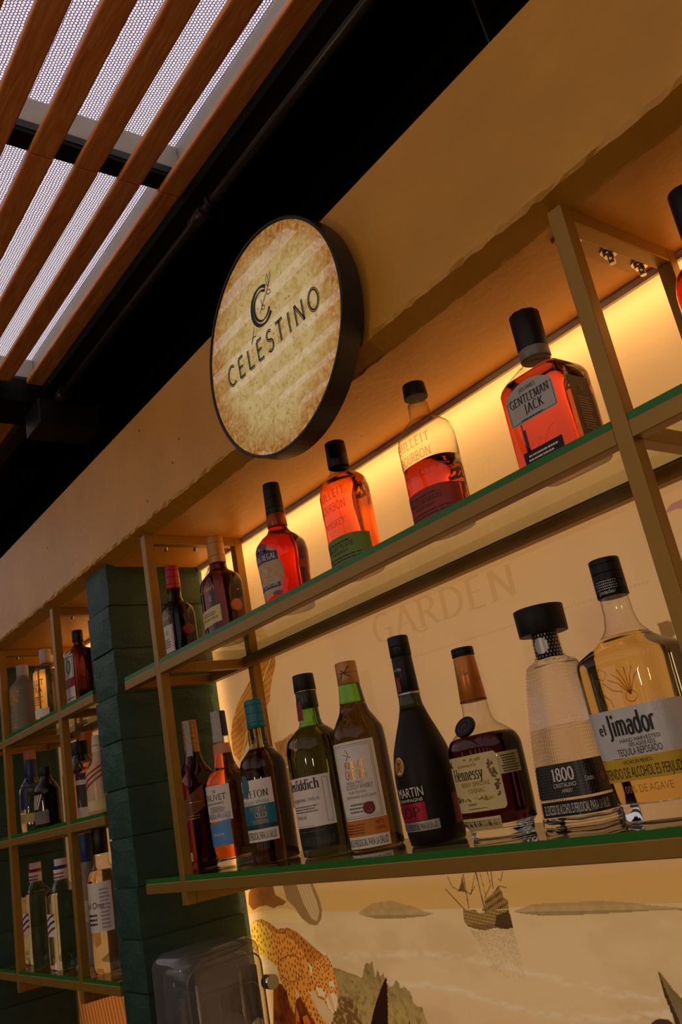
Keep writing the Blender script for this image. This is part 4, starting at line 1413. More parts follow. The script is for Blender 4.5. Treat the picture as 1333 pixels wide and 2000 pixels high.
def flasks():
    flask('orange bourbon flask with green bottom label, right of the red round bottle', .575, mat('olive_label', (106, 128, 34), .55, srgb=True, noise=.08), ('orange_whisky', (.95, .15, .015)), .160, .181, ('BULLEIT 95 RYE', 'WHISKEY'), .2247, True, thin_glass('embossed_amber', (.55, .2, .05), (.3, .1, .03)))
    flask('half empty bourbon flask with red bottom label and clear upper glass', .775, mat('rust_label', (150, 42, 22), .55, srgb=True, noise=.08), ('red_orange_whisky', (.80, .07, .012)), .100, .206, ('BULLEIT BOURBON', 'FRONTIER WHISKEY'), .228, False, thin_glass('embossed_clear', (.62, .52, .36), (.3, .25, .2)))
flasks()

def b_square():
    b = Bottle('whiskey_bottle', 'large rectangular amber whiskey bottle with arched silver label, beside the right post', 'bottle', (.990, .080, ZU),
               [(0, .0455, .0325, 7), (.003, .048, .035, 8), (.116, .048, .035, 8), (.122, .0465, .0335, 7), (.142, .0240, .0230, 2.6), (.146, .0190, .0190, 2), (.170, .0178, .0178, 2)], GU, N=72)
    b.body('liquid', 0, .129, liquid('amber_whiskey', (.80, .105, .018)))
    b.body('glass', .1294, .170, CLEAR, base=0)
    b.cap(.152, .166, .0196, .0196, mat('grey_band', (128, 120, 112), .4, srgb=True, noise=.15, nscale=200), 'neck_band', label='grey printed neck band')
    rows = [(.166, .0196), (.170, .0203), (.214, .0200), (.2172, .0186), (.2180, .0165)]
    o = b.lathe('cap', rows, BLACKCAP, n=10)
    l = b.label(mat('silver_label', (178, 168, 158), .42, metal=.25, srgb=True, noise=.05), -.037, .037, .068, .118, arch=.013, rnd=.004, nv=6)
    b.decal(merge2([frame2(-.0352, .0352, .0700, .1010, .0005), R_('GENTLEMAN', .0105, 0, .0915, .062), R_('JACK', .0115, .004, .0775, .030), S("JACK DANIEL'S", .005, 0, .1065, .026), lines(1, -.024, .024, .0708, .0735, 2)]), INK, parent=l, zm=.09)
    l = b.label(BLACKCAP, -.030, .030, .0170, .0320, 'base_label')
    b.decal(lines(2, -.025, .025, .0195, .0295, 8), PAPER, parent=l)
    l = b.label(mat('brown_side_label', (62, 26, 14), .45, srgb=True, noise=.08), -.020, .020, .0030, .104, 'side_label', tc=math.pi / 2, label='dark brown side label with small print')
    b.decal(merge2([lines(13, -.012, .012, .034, .078, 5), R_('JD', .007, 0, .086), disc2(0, .027, .004)]), mat('tan_print', (170, 130, 90), .5, srgb=True, noise=.1), parent=l, tc=math.pi / 2, zm=.05)
    l = b.label(PAPER, -.015, .015, .004, .019, 'barcode', tc=math.pi / 2, off=.0008)
    b.decal(merge2([rect2(-.013 + .0022 * k, -.012 + .0022 * k + .0004 * (k % 3), .006, .017) for k in range(12)]), INK, 'bars', parent=l, tc=math.pi / 2, off=.0012)
    b.decal(strip([(-.020, .030), (-.012, .040), (-.008, .030), (.0, .042), (.006, .034), (.014, .046), (.024, .050)], lambda a, c: .0007), thin_glass('embossed_amber', (.55, .2, .05), (.3, .1, .03)), 'embossed_signature')
b_square()

def b_right_edge():
    b = Bottle('liqueur_bottle', 'bright red bottle with black cap cut by the right edge of the photo', 'bottle', (1.226, .080, ZU),
               [(0, .036, .036, 2), (.003, .038, .038, 2), (.105, .040, .040, 2), (.128, .036, .036, 2), (.150, .018, .018, 2), (.160, .0150, .0150, 2), (.19, .0145, .0145, 2)], GU)
    b.body('glass', 0, .185, liquid('bright_red_liqueur', (.85, .02, .03)))
    b.cap(.176, .230, .0165, .0158, BLACKCAP)
    b.label(PAPER, -.04, .04, .03, .08)
b_right_edge()

# ---- lower near shelf, left to right
def b_square_dark():
    b = Bottle('whisky_bottle', 'square dark red whisky bottle with gold cap and slanted label, behind the left post', 'bottle', (-.073, .096, 0),
               [(0, .034, .034, 6), (.004, .0365, .0365, 7), (.158, .0365, .0365, 7), (.172, .0345, .0345, 5), (.192, .0250, .0250, 2.6), (.212, .0170, .0170, 2), (.226, .0148, .0148, 2), (.25, .0142, .0142, 2)], GL_, N=64)
    b.body('glass', 0, .25, liquid('dark_ruby_whisky', (.10, .010, .008)))
    b.cap(.222, .287, .0158, .0150, mat('gold_cap', (178, 128, 58), .35, metal=.5, srgb=True, noise=.12, nscale=120), ribs=6, label='ribbed gold cap')
    b.label(TAX, .006, .016, .215, .286, 'tax_strip', off=.0025, nu=6)
    l = b.label(mat('bronze_label', (120, 72, 40), .45, metal=.2, srgb=True, noise=.1), -.030, .062, .090, .132, slant=.050, nv=6, nu=40)
    b.decal(merge2([rect2(-.03, .06, .1245, .126), lines(2, -.02, .055, .094, .104, 3)]), GOLD, zm=.11, parent=l, off=.0008)
    b.label(RED, -.026, -.004, .030, .075, 'red_reflection')  # red reflection in the glass, painted as a flat patch
    b.label(CREAM, -.026, .020, .018, .034, 'strip_label')
b_square_dark()

def b_orange():
    b = Bottle('whisky_bottle', 'orange whisky bottle with white label above a pale blue label', 'bottle', (.043, .100, 0),
               [(0, .036, .036, 2), (.004, .0385, .0385, 2), (.120, .0410, .0410, 2), (.148, .0410, .0410, 2), (.160, .0365, .0365, 2), (.176, .0245, .0245, 2), (.196, .0185, .0185, 2), (.222, .0165, .0165, 2), (.25, .0150, .0150, 2)], GL_, rot=-.14)
    b.body('glass_base', 0, .016, CLEARB)
    b.body('liquid', .0164, .212, liquid('amber_orange_whisky', (.74, .155, .016)))
    b.body('glass', .2124, .25, CLEAR, base=0)
    b.cap(.236, .2845, .0160, .0148, mat('navy_cap', (28, 32, 58), .4, srgb=True, noise=.1), label='navy foil cap')
    b.label(TAX, -.006, .012, .226, .284, 'tax_strip', off=.0022, nu=8, tc=.6)
    b.label(mat('peach_neck_label', (196, 130, 90), .5, srgb=True, noise=.1), -.02, .03, .203, .222, 'neck_label', tc=.5)
    l = b.label(PAPER, -.052, .052, .082, .146)
    b.decal(merge2([S('THE', .006, .020, .1325), S('GLENLIVET', .0115, .010, .119, .068), S('FOUNDERS RESERVE', .004, .014, .1115, .05), lines(4, .004, .042, .098, .109, 3)]), INK, zm=.115, parent=l)
    b.decal(S(WARN, .0095, 0, .0865, .096), mat('blue_ink', (70, 90, 160), .5, srgb=True, noise=.1), 'warning_lettering', zm=.115, parent=l)
    lb = b.label(mat('pale_blue_label', (84, 140, 188), .5, srgb=True, noise=.06), -.050, .046, .038, .078, 'lower_label', arch=-.008, label='pale blue lower label')
    b.decal(S('Reserve', .006, .018, .056, .026), PAPER, zm=.06, parent=lb)
b_orange()

TEAL = mat('teal_foil', (16, 108, 122), .4, srgb=True, noise=.06)
def b_teal():
    b = Bottle('whisky_bottle', 'dark whisky bottle with teal cap and white and teal label', 'bottle', (.1835, .098, 0),
               [(0, .037, .037, 2.3), (.004, .0405, .0405, 2.3), (.156, .0410, .0410, 2.3), (.172, .0380, .0380, 2.2), (.186, .0270, .0270, 2), (.196, .0190, .0190, 2), (.205, .0172, .0172, 2), (.25, .0160, .0160, 2)], GL_, rot=-.14)
    b.body('glass', 0, .192, liquid('dark_brown_whisky', (.050, .026, .014)))
    b.body('neck_glass', .1924, .25, liquid('olive_neck_glass', (.42, .38, .12)), base=0)
    b.cap(.229, .2807, .0178, .0160, TEAL, ribs=3, label='teal screw cap')
    b.label(TAX, -.03, -.012, .200, .278, 'tax_strip', off=.0022, nu=6)
    l = b.label(PAPER, -.060, .060, .036, .139)
    b.label(TEAL, -.060, .060, .058, .097, 'teal_band', parent=l, off=.0007)
    b.label(mat('dark_teal', (16, 54, 58), .45, srgb=True, noise=.08), -.060, .060, .0565, .064, 'dark_band', parent=l, off=.0009)
    b.decal(merge2([R_('SINGLETON', .0115, .014, .1095, .074, thick=.16, thin=.06), rect2(.048, .049, .1095, .111)]), INK, zm=.1, parent=l)
    b.decal(S('Malt Scotch Whisky', .0075, .018, .0985, .066), mat('grey_teal_ink', (120, 150, 148), .5, srgb=True, noise=.1), 'script_line', zm=.1, parent=l)
    b.decal(merge2([S('SMOOTH', .008, .026, .086, .032), S('OLD', .010, .032, .0745, .022), lines(1, .006, .048, .0705, .0725, 1), S('DISTILLERY', .0045, .03, .0655, .03)]), mat('copper_ink', (206, 140, 96), .4, metal=.3, srgb=True, noise=.1), 'copper_lettering', zm=.08, off=.0011, parent=l)
    b.decal(S(WARN, .0125, 0, .040, .112), INK, 'warning_lettering', zm=.05, parent=l)
    m = b.decal(disc2(.004, .131, .0125, .0195), mat('teal_oval', (54, 104, 110), .5, srgb=True, noise=.1), 'oval_seal', off=.0010, label='teal oval seal on the label corner')
    b.decal(merge2([strip([(.004, .124), (.007, .131), (.003, .138)], lambda a, c: .0012), strip([(.001, .134), (.009, .129)], lambda a, c: .001)]), mat('coral_ink', (190, 90, 70), .5, srgb=True, noise=.1), 'emblem', off=.0014, parent=m)
b_teal()

def b_green_stag():
    b = Bottle('whisky_bottle', 'very dark green whisky bottle with black cap and plain white label', 'bottle', (.3531, .098, 0),
               [(0, .040, .040, 2.5), (.004, .0435, .0435, 2.5), (.030, .0445, .0445, 2.5), (.165, .0455, .0455, 2.5), (.182, .0425, .0425, 2.4), (.196, .0310, .0310, 2.2), (.206, .0200, .0200, 2), (.214, .0180, .0180, 2), (.26, .0162, .0162, 2)], GL_, rot=-.10)
    b.body('glass', 0, .203, liquid('black_green_whisky', (.055, .060, .012)))
    b.body('neck_glass', .2034, .26, liquid('green_neck_glass', (.16, .52, .03)), base=0)
    b.cap(.233, .262, .0186, .0176, mat('black_foil', (0.012, 0.016, 0.012), .4, noise=.1), 'neck_foil')
    b.cap(.262, .2908, .0192, .0182, BLACKCAP)
    b.cap(.2605, .2635, .0190, .0190, GOLD, 'gold_ring')
    b.label(mat('crimson_strip', (130, 20, 50), .5, srgb=True, noise=.1), -.012, .004, .214, .246, 'neck_strip', off=.0022, nu=6, tc=.25)
    l = b.label(PAPER, -.060, .066, .047, .124)
    b.decal(R_('Glenfiddich', .0160, .006, .1045, .082, thick=.18, thin=.07, track=.04), INK, zm=.09, parent=l)
    b.decal(merge2([S('OUR ORIGINAL TWELVE', .0050, .012, .0865, .064), lines(3, -.02, .044, .070, .082, 9)]), GREYINK, 'small_print', zm=.09, parent=l)
    b.decal(merge2([S('12', .007, -.004, .0845), S('TWELVE', .005, 0, .060, .03)]), GOLD, 'gold_lettering', zm=.09, parent=l)
    b.decal(merge2([frame2(.052, .0615, .052, .119, .0005), lines(1, -.05, .048, .049, .0505, 2)]), GREYINK, 'border', zm=.09, parent=l)
    lb = b.label(mat('black_green_label', (26, 28, 16), .45, srgb=True, noise=.1), -.060, .064, .014, .046, 'lower_label')
    b.decal(merge2([S(WARN, .012, 0, .020, .116), lines(1, -.05, .06, .040, .043, 5)]), mat('olive_print', (92, 84, 48), .5, srgb=True, noise=.1), zm=.03, parent=lb)
    st = merge2([strip([(.000, .150), (.006, .158), (.010, .168), (.006, .172)], lambda a, c: .0024), strip([(.004, .168), (.000, .178), (-.004, .184)], lambda a, c: .0011), strip([(.006, .170), (.010, .180), (.016, .184)], lambda a, c: .0011), strip([(.010, .178), (.006, .186)], lambda a, c: .001), strip([(.000, .178), (.003, .186)], lambda a, c: .001), strip([(-.004, .160), (.004, .152), (.003, .140)], lambda a, c: .0016), disc2(.011, .168, .004, .0025)])
    b.decal(st, GOLD, 'stag_emblem', tc=.1, label='gold stag head emblem')
b_green_stag()

def b_gold_cap():
    b = Bottle('whisky_bottle', 'olive brown whisky bottle with wide gold cap and tall white label', 'bottle', (.4469, .120, 0),
               [(0, .038, .038, 2), (.004, .0415, .0415, 2), (.160, .0425, .0425, 2), (.176, .0415, .0415, 2), (.194, .0330, .0330, 2), (.212, .0235, .0235, 2), (.226, .0210, .0210, 2), (.245, .0185, .0185, 2), (.265, .0160, .0160, 2)], GL_)
    b.body('glass', 0, .222, liquid('olive_whisky', (.09, .055, .008)))
    b.body('neck_glass', .2224, .265, liquid('green_neck_glass', (.16, .52, .03)), base=0)
    b.cap(.253, .2894, .0182, .0176, TANCAP, ribs=1, label='wide gold screw cap')
    b.decal(merge2([strip([(-.006, .262), (-.002, .270), (.004, .274), (.008, .281)], lambda a, c: .0016), strip([(-.004, .276), (.002, .268), (.008, .264)], lambda a, c: .0016), strip([(-.006, .270), (.006, .270)], lambda a, c: .0012)]), INK, 'lion_print', tc=.6, off=.0022)
    l = b.label(PAPER, -.062, .060, .020, .162, nv=8)
    b.decal(merge2([frame2(-.056, .0545, .048, .158, .0006), frame2(-.053, .0515, .051, .155, .0004)]), GREYINK, 'border', zm=.09, parent=l)
    b.decal(merge2([strip([(.010, .134), (.016, .142), (.012, .150)], lambda a, c: .0012), strip([(.006, .144), (.020, .138)], lambda a, c: .001), S('SINGLE MALT', .004, .018, .0985, .03), S('SCOTCH WHISKY', .0068, .024, .0905, .046), S('SUB TOTAL', .004, .02, .084, .03), S('PERTHSHIRE SCOTLAND', .004, .024, .077, .050), lines(3, .0, .044, .056, .072, 4)]), GREYINK, 'small_print', zm=.09, parent=l)
    b.decal(merge2([R_('KING OF', .0105, .022, .1215, .032), R_('QUEENS', .0125, .022, .1060, .036)]), GOLD, zm=.09, off=.0009, parent=l)
    ob_ = b.label(mat('orange_label', (196, 112, 30), .5, srgb=True, noise=.08), -.062, .060, .022, .0455, 'orange_band', parent=l, off=.0008, label='orange lower band of the label')
    b.decal(merge2([lines(4, -.02, .030, .026, .042, 6), S('40%', .006, .046, .036, .014), S('700ML', .005, .046, .028, .016)]), mat('brown_ink', (120, 62, 18), .5, srgb=True, noise=.1), 'band_lettering', zm=.03, off=.0012, parent=l)
    b.knob('wax_seal', .034, .061, .0090, mat('crimson_wax', (110, 14, 36), .4, srgb=True, noise=.1), thick=.002, label='crimson round seal')
    warn(b, .0045, .0215, -.060, .058)
b_gold_cap()

def b_frosted_black():
    b = Bottle('cognac_bottle', 'matte black cognac bottle with sloping shoulders and red label', 'bottle', (.6099, .098, 0),
               [(0, .0365, .0365, 2), (.003, .0390, .0390, 2), (.040, .0425, .0425, 2), (.085, .0440, .0440, 2), (.120, .0405, .0405, 2), (.150, .0310, .0310, 2), (.175, .0215, .0215, 2), (.192, .0170, .0170, 2), (.21, .0155, .0155, 2), (.25, .0145, .0145, 2)], GL_, rot=-.34)
    b.body('glass', 0, .186, mat('black_frosted_glass', (0.010, 0.006, 0.004), .45, noise=.12, nscale=14, spec=.22))
    b.body('neck_glass', .1864, .25, liquid('dark_green_neck', (.03, .05, .012)), base=0)
    b.cap(.2070, .262, .0164, .0152, BLACKCAP, 'neck_foil')
    b.cap(.2620, .2923, .0160, .0156, BLACKCAP, ribs=1)
    b.cap(.2050, .2085, .0168, .0168, SILVER, 'silver_ring')
    b.label(mat('wine_red', (120, 18, 26), .45, srgb=True, noise=.08), -.003, .005, .210, .232, 'neck_strip', off=.0022, nu=5, tc=.3)
    b.decal(S('MARTIN', .0042, .006, .240, .014), SILVER, 'neck_lettering', off=.002)
    m = b.knob('emblem', -.004, .108, .0105, GOLD, tc=.35, thick=.0012, rz=.0130, label='gold centaur medallion')
    b.decal(merge2([strip([(-.008, .100), (-.004, .108), (-.006, .116)], lambda a, c: .0012), strip([(-.006, .110), (.000, .113)], lambda a, c: .001), strip([(-.003, .106), (.001, .100)], lambda a, c: .001)]), BLACKCAP, 'centaur_print', tc=.35, off=.0016, parent=m)
    b.decal(S('REMY MARTIN', .0125, .004, .066, .080), PAPER, off=.0005)
    b.decal(S('FINE CHAMPAGNE', .0042, .010, .0595, .062), PAPER, 'sub_lettering', off=.0005)
    l = b.label(mat('crimson_foil', (168, 24, 48), .35, metal=.35, srgb=True, noise=.08), -.036, .042, .034, .0575, 'red_label', label='crimson metallic label')
    b.decal(R_('VSOP', .013, .004, .039, .058, thick=.12), BLACKCAP, zm=.046, parent=l)
    l2 = b.label(SILVER, -.038, .056, .0205, .033, 'silver_strip')
    b.decal(S(WARN, .008, .008, .0225, .088), BLACKCAP, 'warning_lettering', zm=.027, parent=l2)
    b.label(mat('wine_red', (120, 18, 26)), -.016, .016, .022, .062, 'back_label', tc=2.3)
b_frosted_black()

def b_flagon():
    b = Bottle('cognac_bottle', 'wide dark cognac bottle with orange neck foil, cream label and black medallion', 'bottle', (.7272, .106, 0),
               [(0, .043, .029, 2.6), (.003, .0445, .030, 2.6), (.013, .0455, .031, 2.6), (.018, .0505, .0345, 2.8), (.110, .0525, .0360, 2.8), (.122, .0490, .0335, 2.7), (.134, .0360, .0265, 2.4), (.144, .0230, .0205, 2.1), (.158, .0185, .0180, 2), (.18, .0172, .0172, 2), (.235, .0140, .0140, 2)], GL_, N=56)
    b.body('glass_base', 0, .0160, CLEARB)
    b.body('liquid', .0164, .128, liquid('dark_cognac', (.05, .008, .006)))
    b.body('glass', .1284, .235, CLEAR, base=0)
    of = mat('orange_foil', (196, 116, 42), .35, metal=.35, srgb=True, noise=.08)
    b.cap(.1735, .2345, .0182, .0150, of, 'neck_foil', label='orange gold neck foil')
    b.cap(.1725, .1748, .0186, .0186, mat('wine_red', (120, 18, 26)), 'foil_rim')
    b.cap(.2345, .2464, .0158, .0156, BLACKCAP, ribs=2)
    b.decal(merge2([strip([(-.004, .208), (-.001, .213), (.002, .208), (.005, .211)], lambda a, c: .0008), strip([(.012, .196), (.014, .204), (.017, .198)], lambda a, c: .0008)]), mat('dark_orange_ink', (110, 50, 16), .5, srgb=True, noise=.1), 'foil_print', tc=.5, off=.0045)
    l = b.label(CREAM, -.050, .0455, .034, .1045, rnd=.004, nv=6)
    b.decal(R_('Hennessy', .0150, -.006, .0745, .056, thick=.16, thin=.06, track=.06), INK, zm=.07, parent=l)
    b.decal(merge2([S('VERY SPECIAL', .0055, .004, .0655, .052), S('COGNAC', .0055, .004, .0575, .030), S('JAs Hennessy & Co', .004, -.004, .0905, .034)]), mat('bronze_ink', (150, 104, 44), .5, srgb=True, noise=.1), 'gold_lettering', zm=.07, parent=l)
    r = random.Random(3)
    vine = []
    for k in range(46):
        z = .050 + .046 * r.random()
        vine.append(disc2(.0365 + r.uniform(-.0035, .0035) + .003 * math.sin(z * 120), z, r.uniform(.0010, .0022), r.uniform(.001, .002), 6))
    b.decal(merge2(vine), mat('vine_brown', (110, 66, 30), .5, srgb=True, noise=.2), 'vine_border', zm=.07, parent=l)
    sprigs = [disc2(-.03 + .06 * r.random(), .0475 + .004 * r.random(), r.uniform(.0008, .0018), None, 6) for k in range(30)] + [disc2(-.008 + .03 * r.random(), .0965 + .004 * r.random(), r.uniform(.0008, .0016), None, 6) for k in range(16)]
    b.decal(merge2(sprigs), GOLD, 'gold_sprigs', zm=.07, parent=l)
    b.decal(merge2([disc2(-.042 + .008 * r.random(), .092 + .008 * r.random(), r.uniform(.0008, .0018), None, 6) for k in range(12)] + [disc2(-.042 + .010 * r.random(), .046 + .008 * r.random(), r.uniform(.0008, .0018), None, 6) for k in range(12)] + [S('HENNESSY', .003, -.008, .042, .016), lines(1, -.024, .026, .0375, .0395, 2)]), INK, 'black_sprigs', zm=.07, parent=l)
    s2 = b.label(mat('cream_strip', (200, 176, 118), .55, srgb=True, noise=.05), .046, .078, .0745, .1010, 'side_label')
    b.decal(lines(7, .049, .075, .0765, .099, 11), INK, zm=.09, parent=s2)
    warn(b, .0105, .0265, -.040, .032, CREAM)
    # black seal with ribbon collar on the shoulder
    M_ = thing_part_seal(b)
def thing_part_seal(b):
    n = 26
    c = Vector((.004, -.0310, .1405))
    ax = Vector((.10, -.80, .60)).normalized()
    u = Vector((1, 0.12, 0)); u = (u - ax * u.dot(ax)).normalized(); v = ax.cross(u)
    V, F = [], []
    for (r, h) in ((.0150, -.003), (.0158, .0), (.0150, .0025), (.0125, .0025), (.0120, .0015), (.002, .0018)):
        for k in range(n):
            a = 2 * math.pi * k / n
            V.append(c + (u * math.cos(a) + v * math.sin(a)) * r + ax * h)
    for i in range(5):
        for k in range(n): F.append([i * n + k, i * n + (k + 1) % n, (i + 1) * n + (k + 1) % n, (i + 1) * n + k])
    F.append([k for k in range(n)][::-1]); F.append([5 * n + k for k in range(n)])
    o = mesh('medallion', V, F, mat('black_seal', (0.012, 0.010, 0.010), .35, noise=.1), b.t)
    o['label'] = 'round black seal on the shoulder'
    V2, F2 = strip(arc(0, 0, .0095, .0095, 0, 360, 24), lambda p, q: .0006)
    V3, F3 = merge2([(V2, F2), strip([(-.004, -.003), (.0, .004), (.004, -.003)], lambda p, q: .0008), strip([(-.003, .002), (.004, .001)], lambda p, q: .0007)])
    mesh('seal_print', [c + u * p + v * q + ax * .0028 for p, q in V3], F3, GREYINK, o)
    return o
b_flagon()

def b_diamond():
    keys = [(0, .0455, .0455, 5), (.003, .0475, .0475, 5.5), (.012, .0472, .0472, 5.5), (.186, .0300, .0300, 5), (.196, .0275, .0275, 4), (.204, .0190, .0190, 2.4), (.208, .0168, .0168, 2), (.235, .0160, .0160, 2)]
    b = Bottle('tequila_bottle', 'clear pyramid bottle cut with diamonds under a broad black stopper', 'bottle', (.8406, .146, 0), keys, GL_, N=320)
    def zs(z0, z1, _z=b.zs):
        return list(np.linspace(z0, z1, max(8, int((z1 - z0) / .00095))))
    plain = b.zs
    b.zs = zs
    def dim(t, z, x, y):
        if z < .012 or z > .194: return x, y
        k = np.arange(len(t)) / len(t) * 80
        ph = z / .0046
        f = np.abs(((k + ph) % 2) - 1) + np.abs(((k - ph) % 2) - 1)
        d = np.where(f > 1, 2 - f, f) * .0014
        r = np.hypot(x, y)
        return x * (1 - d / r), y * (1 - d / r)
    b.body('liquid', .0124, .118, liquid('clear_tequila', (.93, .90, .84)), dimple=dim)
    b.body('glass', .1184, .204, liquid('cut_glass', (.97, .95, .92)), dimple=dim, base=0)
    b.zs = plain
    b.N = 48; b._tab = {}
    b.body('glass_base', 0, .0120, CLEARB)
    net = mat('black_net_collar', (0.015, 0.013, 0.013), .35, noise=.1)
    c = b.cap(.2020, .238, .0178, .0165, net, 'neck_collar')
    L = []
    for i in range(26):
        for j in range(7):
            L.append(disc2(-.052 + i * .004 + (j % 2) * .002, .206 + j * .0046, .0011, .0016, 4))
    b.decal(merge2(L), SILVER, 'collar_studs', zm=.22, off=.0022, parent=c)
    b.decal(disc2(.004, .220, .0085, .0105), SILVER, 'collar_emblem', zm=.22, off=.0026, parent=c)
    b.cap(.2360, .271, .0325, .0330, mat('black_matte_cap', (0.010, 0.009, 0.008), .5, noise=.15, spec=.25), 'stopper', label='broad matte black stopper')
    l = b.label(mat('charcoal_label', (30, 26, 24), .4, srgb=True, noise=.08), -.034, .116, .034, .074, rnd=.003, nu=60, nv=5, off=.0006)
    L = [disc2(-.031 + i * .0036 + (j % 2) * .0018, .037 + j * .0034, .0007, .0011, 4) for i in range(22) for j in range(11)]
    b.decal(merge2(L), GREYINK, 'diamond_studs', zm=.054, off=.0010, parent=l)
    b.decal(merge2([R_('1800', .0145, .010, .0540, .034, thick=.2, thin=.09), S('CRISTALINO', .0048, .010, .0465, .034), S('AÑEJO', .0036, .012, .0405, .016), S('Cristalino', .006, .044, .050, .010)]), PAPER, zm=.054, off=.0014, parent=l)
    p2 = b.label(mat('dark_brown_panel', (44, 30, 20), .4, srgb=True, noise=.1), .054, .096, .036, .072, 'side_panel', off=.0010, parent=l, nu=20)
    b.decal(merge2([lines(4, .058, .092, .060, .070, 4), disc2(.064, .052, .005), disc2(.075, .052, .005), disc2(.086, .052, .005), lines(2, .058, .092, .039, .045, 2)]), mat('rust_print', (120, 70, 36), .5, srgb=True, noise=.1), 'panel_print', zm=.054, off=.0014, parent=l)
    p3 = b.label(PAPER, .099, .112, .037, .072, 'barcode', off=.0010, parent=l, nu=8)
    l2 = b.label(BLACKCAP, -.034, .118, .0135, .0310, 'warning_strip', nu=60, off=.0006)
    b.decal(S(WARN, .0110, .018, .0165, .094), PAPER, 'warning_lettering', zm=.022, off=.0010, parent=l2)
    b.decal(lines(5, .072, .114, .0150, .030, 7), GREYINK, 'small_print', zm=.022, off=.0010, parent=l2)
b_diamond()

def b_golden():
    b = Bottle('tequila_bottle', 'large golden tequila bottle with black screw cap and grey and yellow label', 'bottle', (.980, .114, 0),
               [(0, .047, .042, 4.5), (.003, .0490, .0440, 4.5), (.016, .0480, .0430, 4.5), (.022, .0500, .0450, 4.5), (.170, .0555, .0490, 4.5), (.176, .0550, .0485, 4.3), (.196, .0300, .0290, 2.8), (.212, .0200, .0200, 2), (.225, .0172, .0172, 2), (.27, .0160, .0160, 2)], GL_, N=64)
    b.body('glass_base', 0, .020, CLEARB)
    b.body('liquid', .0204, .200, liquid('golden_tequila', (.96, .74, .30)))
    b.body('glass', .2004, .27, CLEAR, base=0)
    c = b.cap(.246, .2924, .0186, .0182, BLACKCAP, ribs=4, label='ridged black screw cap')
    b.decal(merge2([disc2(-.010 + .0022 * i + (j % 2) * .001, .255 + .003 * j, .0008, None, 6) for i in range(10) for j in range(4)] + [S('jimador', .005, 0, .249, .018)]), SILVER, 'cap_print', off=.0032, parent=c, tc=.3)
    l = b.label(mat('silver_grey_label', (206, 200, 196), .45, metal=.1, srgb=True, noise=.06), -.064, .130, .068, .120, nu=50)
    b.decal(merge2([R_('Jimador', .0235, .008, .0915, .060, thick=.2, thin=.1, serif=.12, track=.03), R_('el', .0115, -.030, .095, .009, thick=.2, thin=.1, serif=.12), S('HAND HARVESTED', .0042, .014, .0835, .050), S('100% AGAVE AZUL', .0042, .016, .0785, .034), S('TEQUILA REPOSADO', .0075, .010, .0700, .056)]), INK, zm=.09, parent=l)
    rosette = [strip(arc(.048, .114, .0085, .0085, 0, 360, 22), lambda a, c: .0007), strip(arc(.048, .114, .0055, .0055, 0, 360, 18), lambda a, c: .0007)] + [disc2(.048 + .007 * math.cos(a), .114 + .007 * math.sin(a), .0012, None, 6) for a in np.linspace(0, 6.28, 9)[:-1]]
    b.decal(merge2(rosette), PAPER, 'rosette', zm=.09, parent=l)
    y = b.label(mat('yellow_label', (206, 164, 36), .5, srgb=True, noise=.06), -.064, .130, .0435, .0675, 'yellow_band', nu=50, label='yellow warning band under the label')
    b.decal(merge2([S('CONTENIDO DE ALCOHOL ES PERJUDICIAL PARA LA SALUD', .0110, .028, .0470, .168), S('HECHO EN MEXICO', .0038, .004, .0612, .036)]), INK, zm=.055, parent=y)
    b.decal(S('100% DE AGAVE', .008, .006, .031, .062), mat('amber_print', (190, 130, 50), .4, metal=.3, srgb=True, noise=.1), 'gold_lettering')
    emb = thin_glass('embossed_gold', (.62, .42, .14), (.35, .2, .06))
    L = []
    for a in (-.9, -.6, -.3, 0, .3, .6):
        L.append(strip([(.020, .132), (.020 + .016 * math.sin(a), .132 + .016 * math.cos(a) + .004), (.020 + .032 * math.sin(a), .136 + .026 * math.cos(a))], lambda p, q: .0016))
    L += [strip(arc(.020, .130, .007, .006, 0, 360, 14), lambda p, q: .0011), strip([(-.020, .158), (-.012, .166), (-.004, .160), (-.010, .152), (-.020, .158)], lambda p, q: .0014), strip([(-.016, .152), (-.020, .140), (-.014, .124)], lambda p, q: .0022), strip([(-.012, .150), (-.002, .140), (.010, .136)], lambda p, q: .0018), strip([(-.016, .138), (-.008, .130), (-.006, .122)], lambda p, q: .0018)]
    b.decal(merge2(L), emb, 'embossed_harvester', zm=.14, off=.0004)
b_golden()

# ---- far bay
FROST = mat('frosted_glass', (150, 138, 124), .5, srgb=True, noise=.06, trans=.55)
def simple(name, label, loc, keys, group, glass, cap=None, labs=(), level=None, N=40):
    b = Bottle(name, label, 'bottle', loc, keys, group, N=N)
    if level is None:
        b.body('glass', 0, keys[-1][0], glass)
    else:
        b.body('liquid', 0, level, glass)
        b.body('glass', level + .0004, keys[-1][0], CLEAR, base=0)
    if cap: b.cap(*cap)
    for l in labs:
        o = b.label(*l[:5], **(l[5] if len(l) > 5 else {}))
    return b
def rnd_keys(h, r, sh, rn, ht, n=2):
    # body to shoulder height sh, neck radius rn, top ht
    return [(0, r * .94, r * .94, n), (.003, r, r, n), (sh, r, r, n), (sh + .014, r * .84, r * .84, max(2, n * .8)), (sh + .026, rn * 1.35, rn * 1.35, 2), (sh + .036, rn * 1.05, rn * 1.05, 2), (ht, rn, rn, 2)]

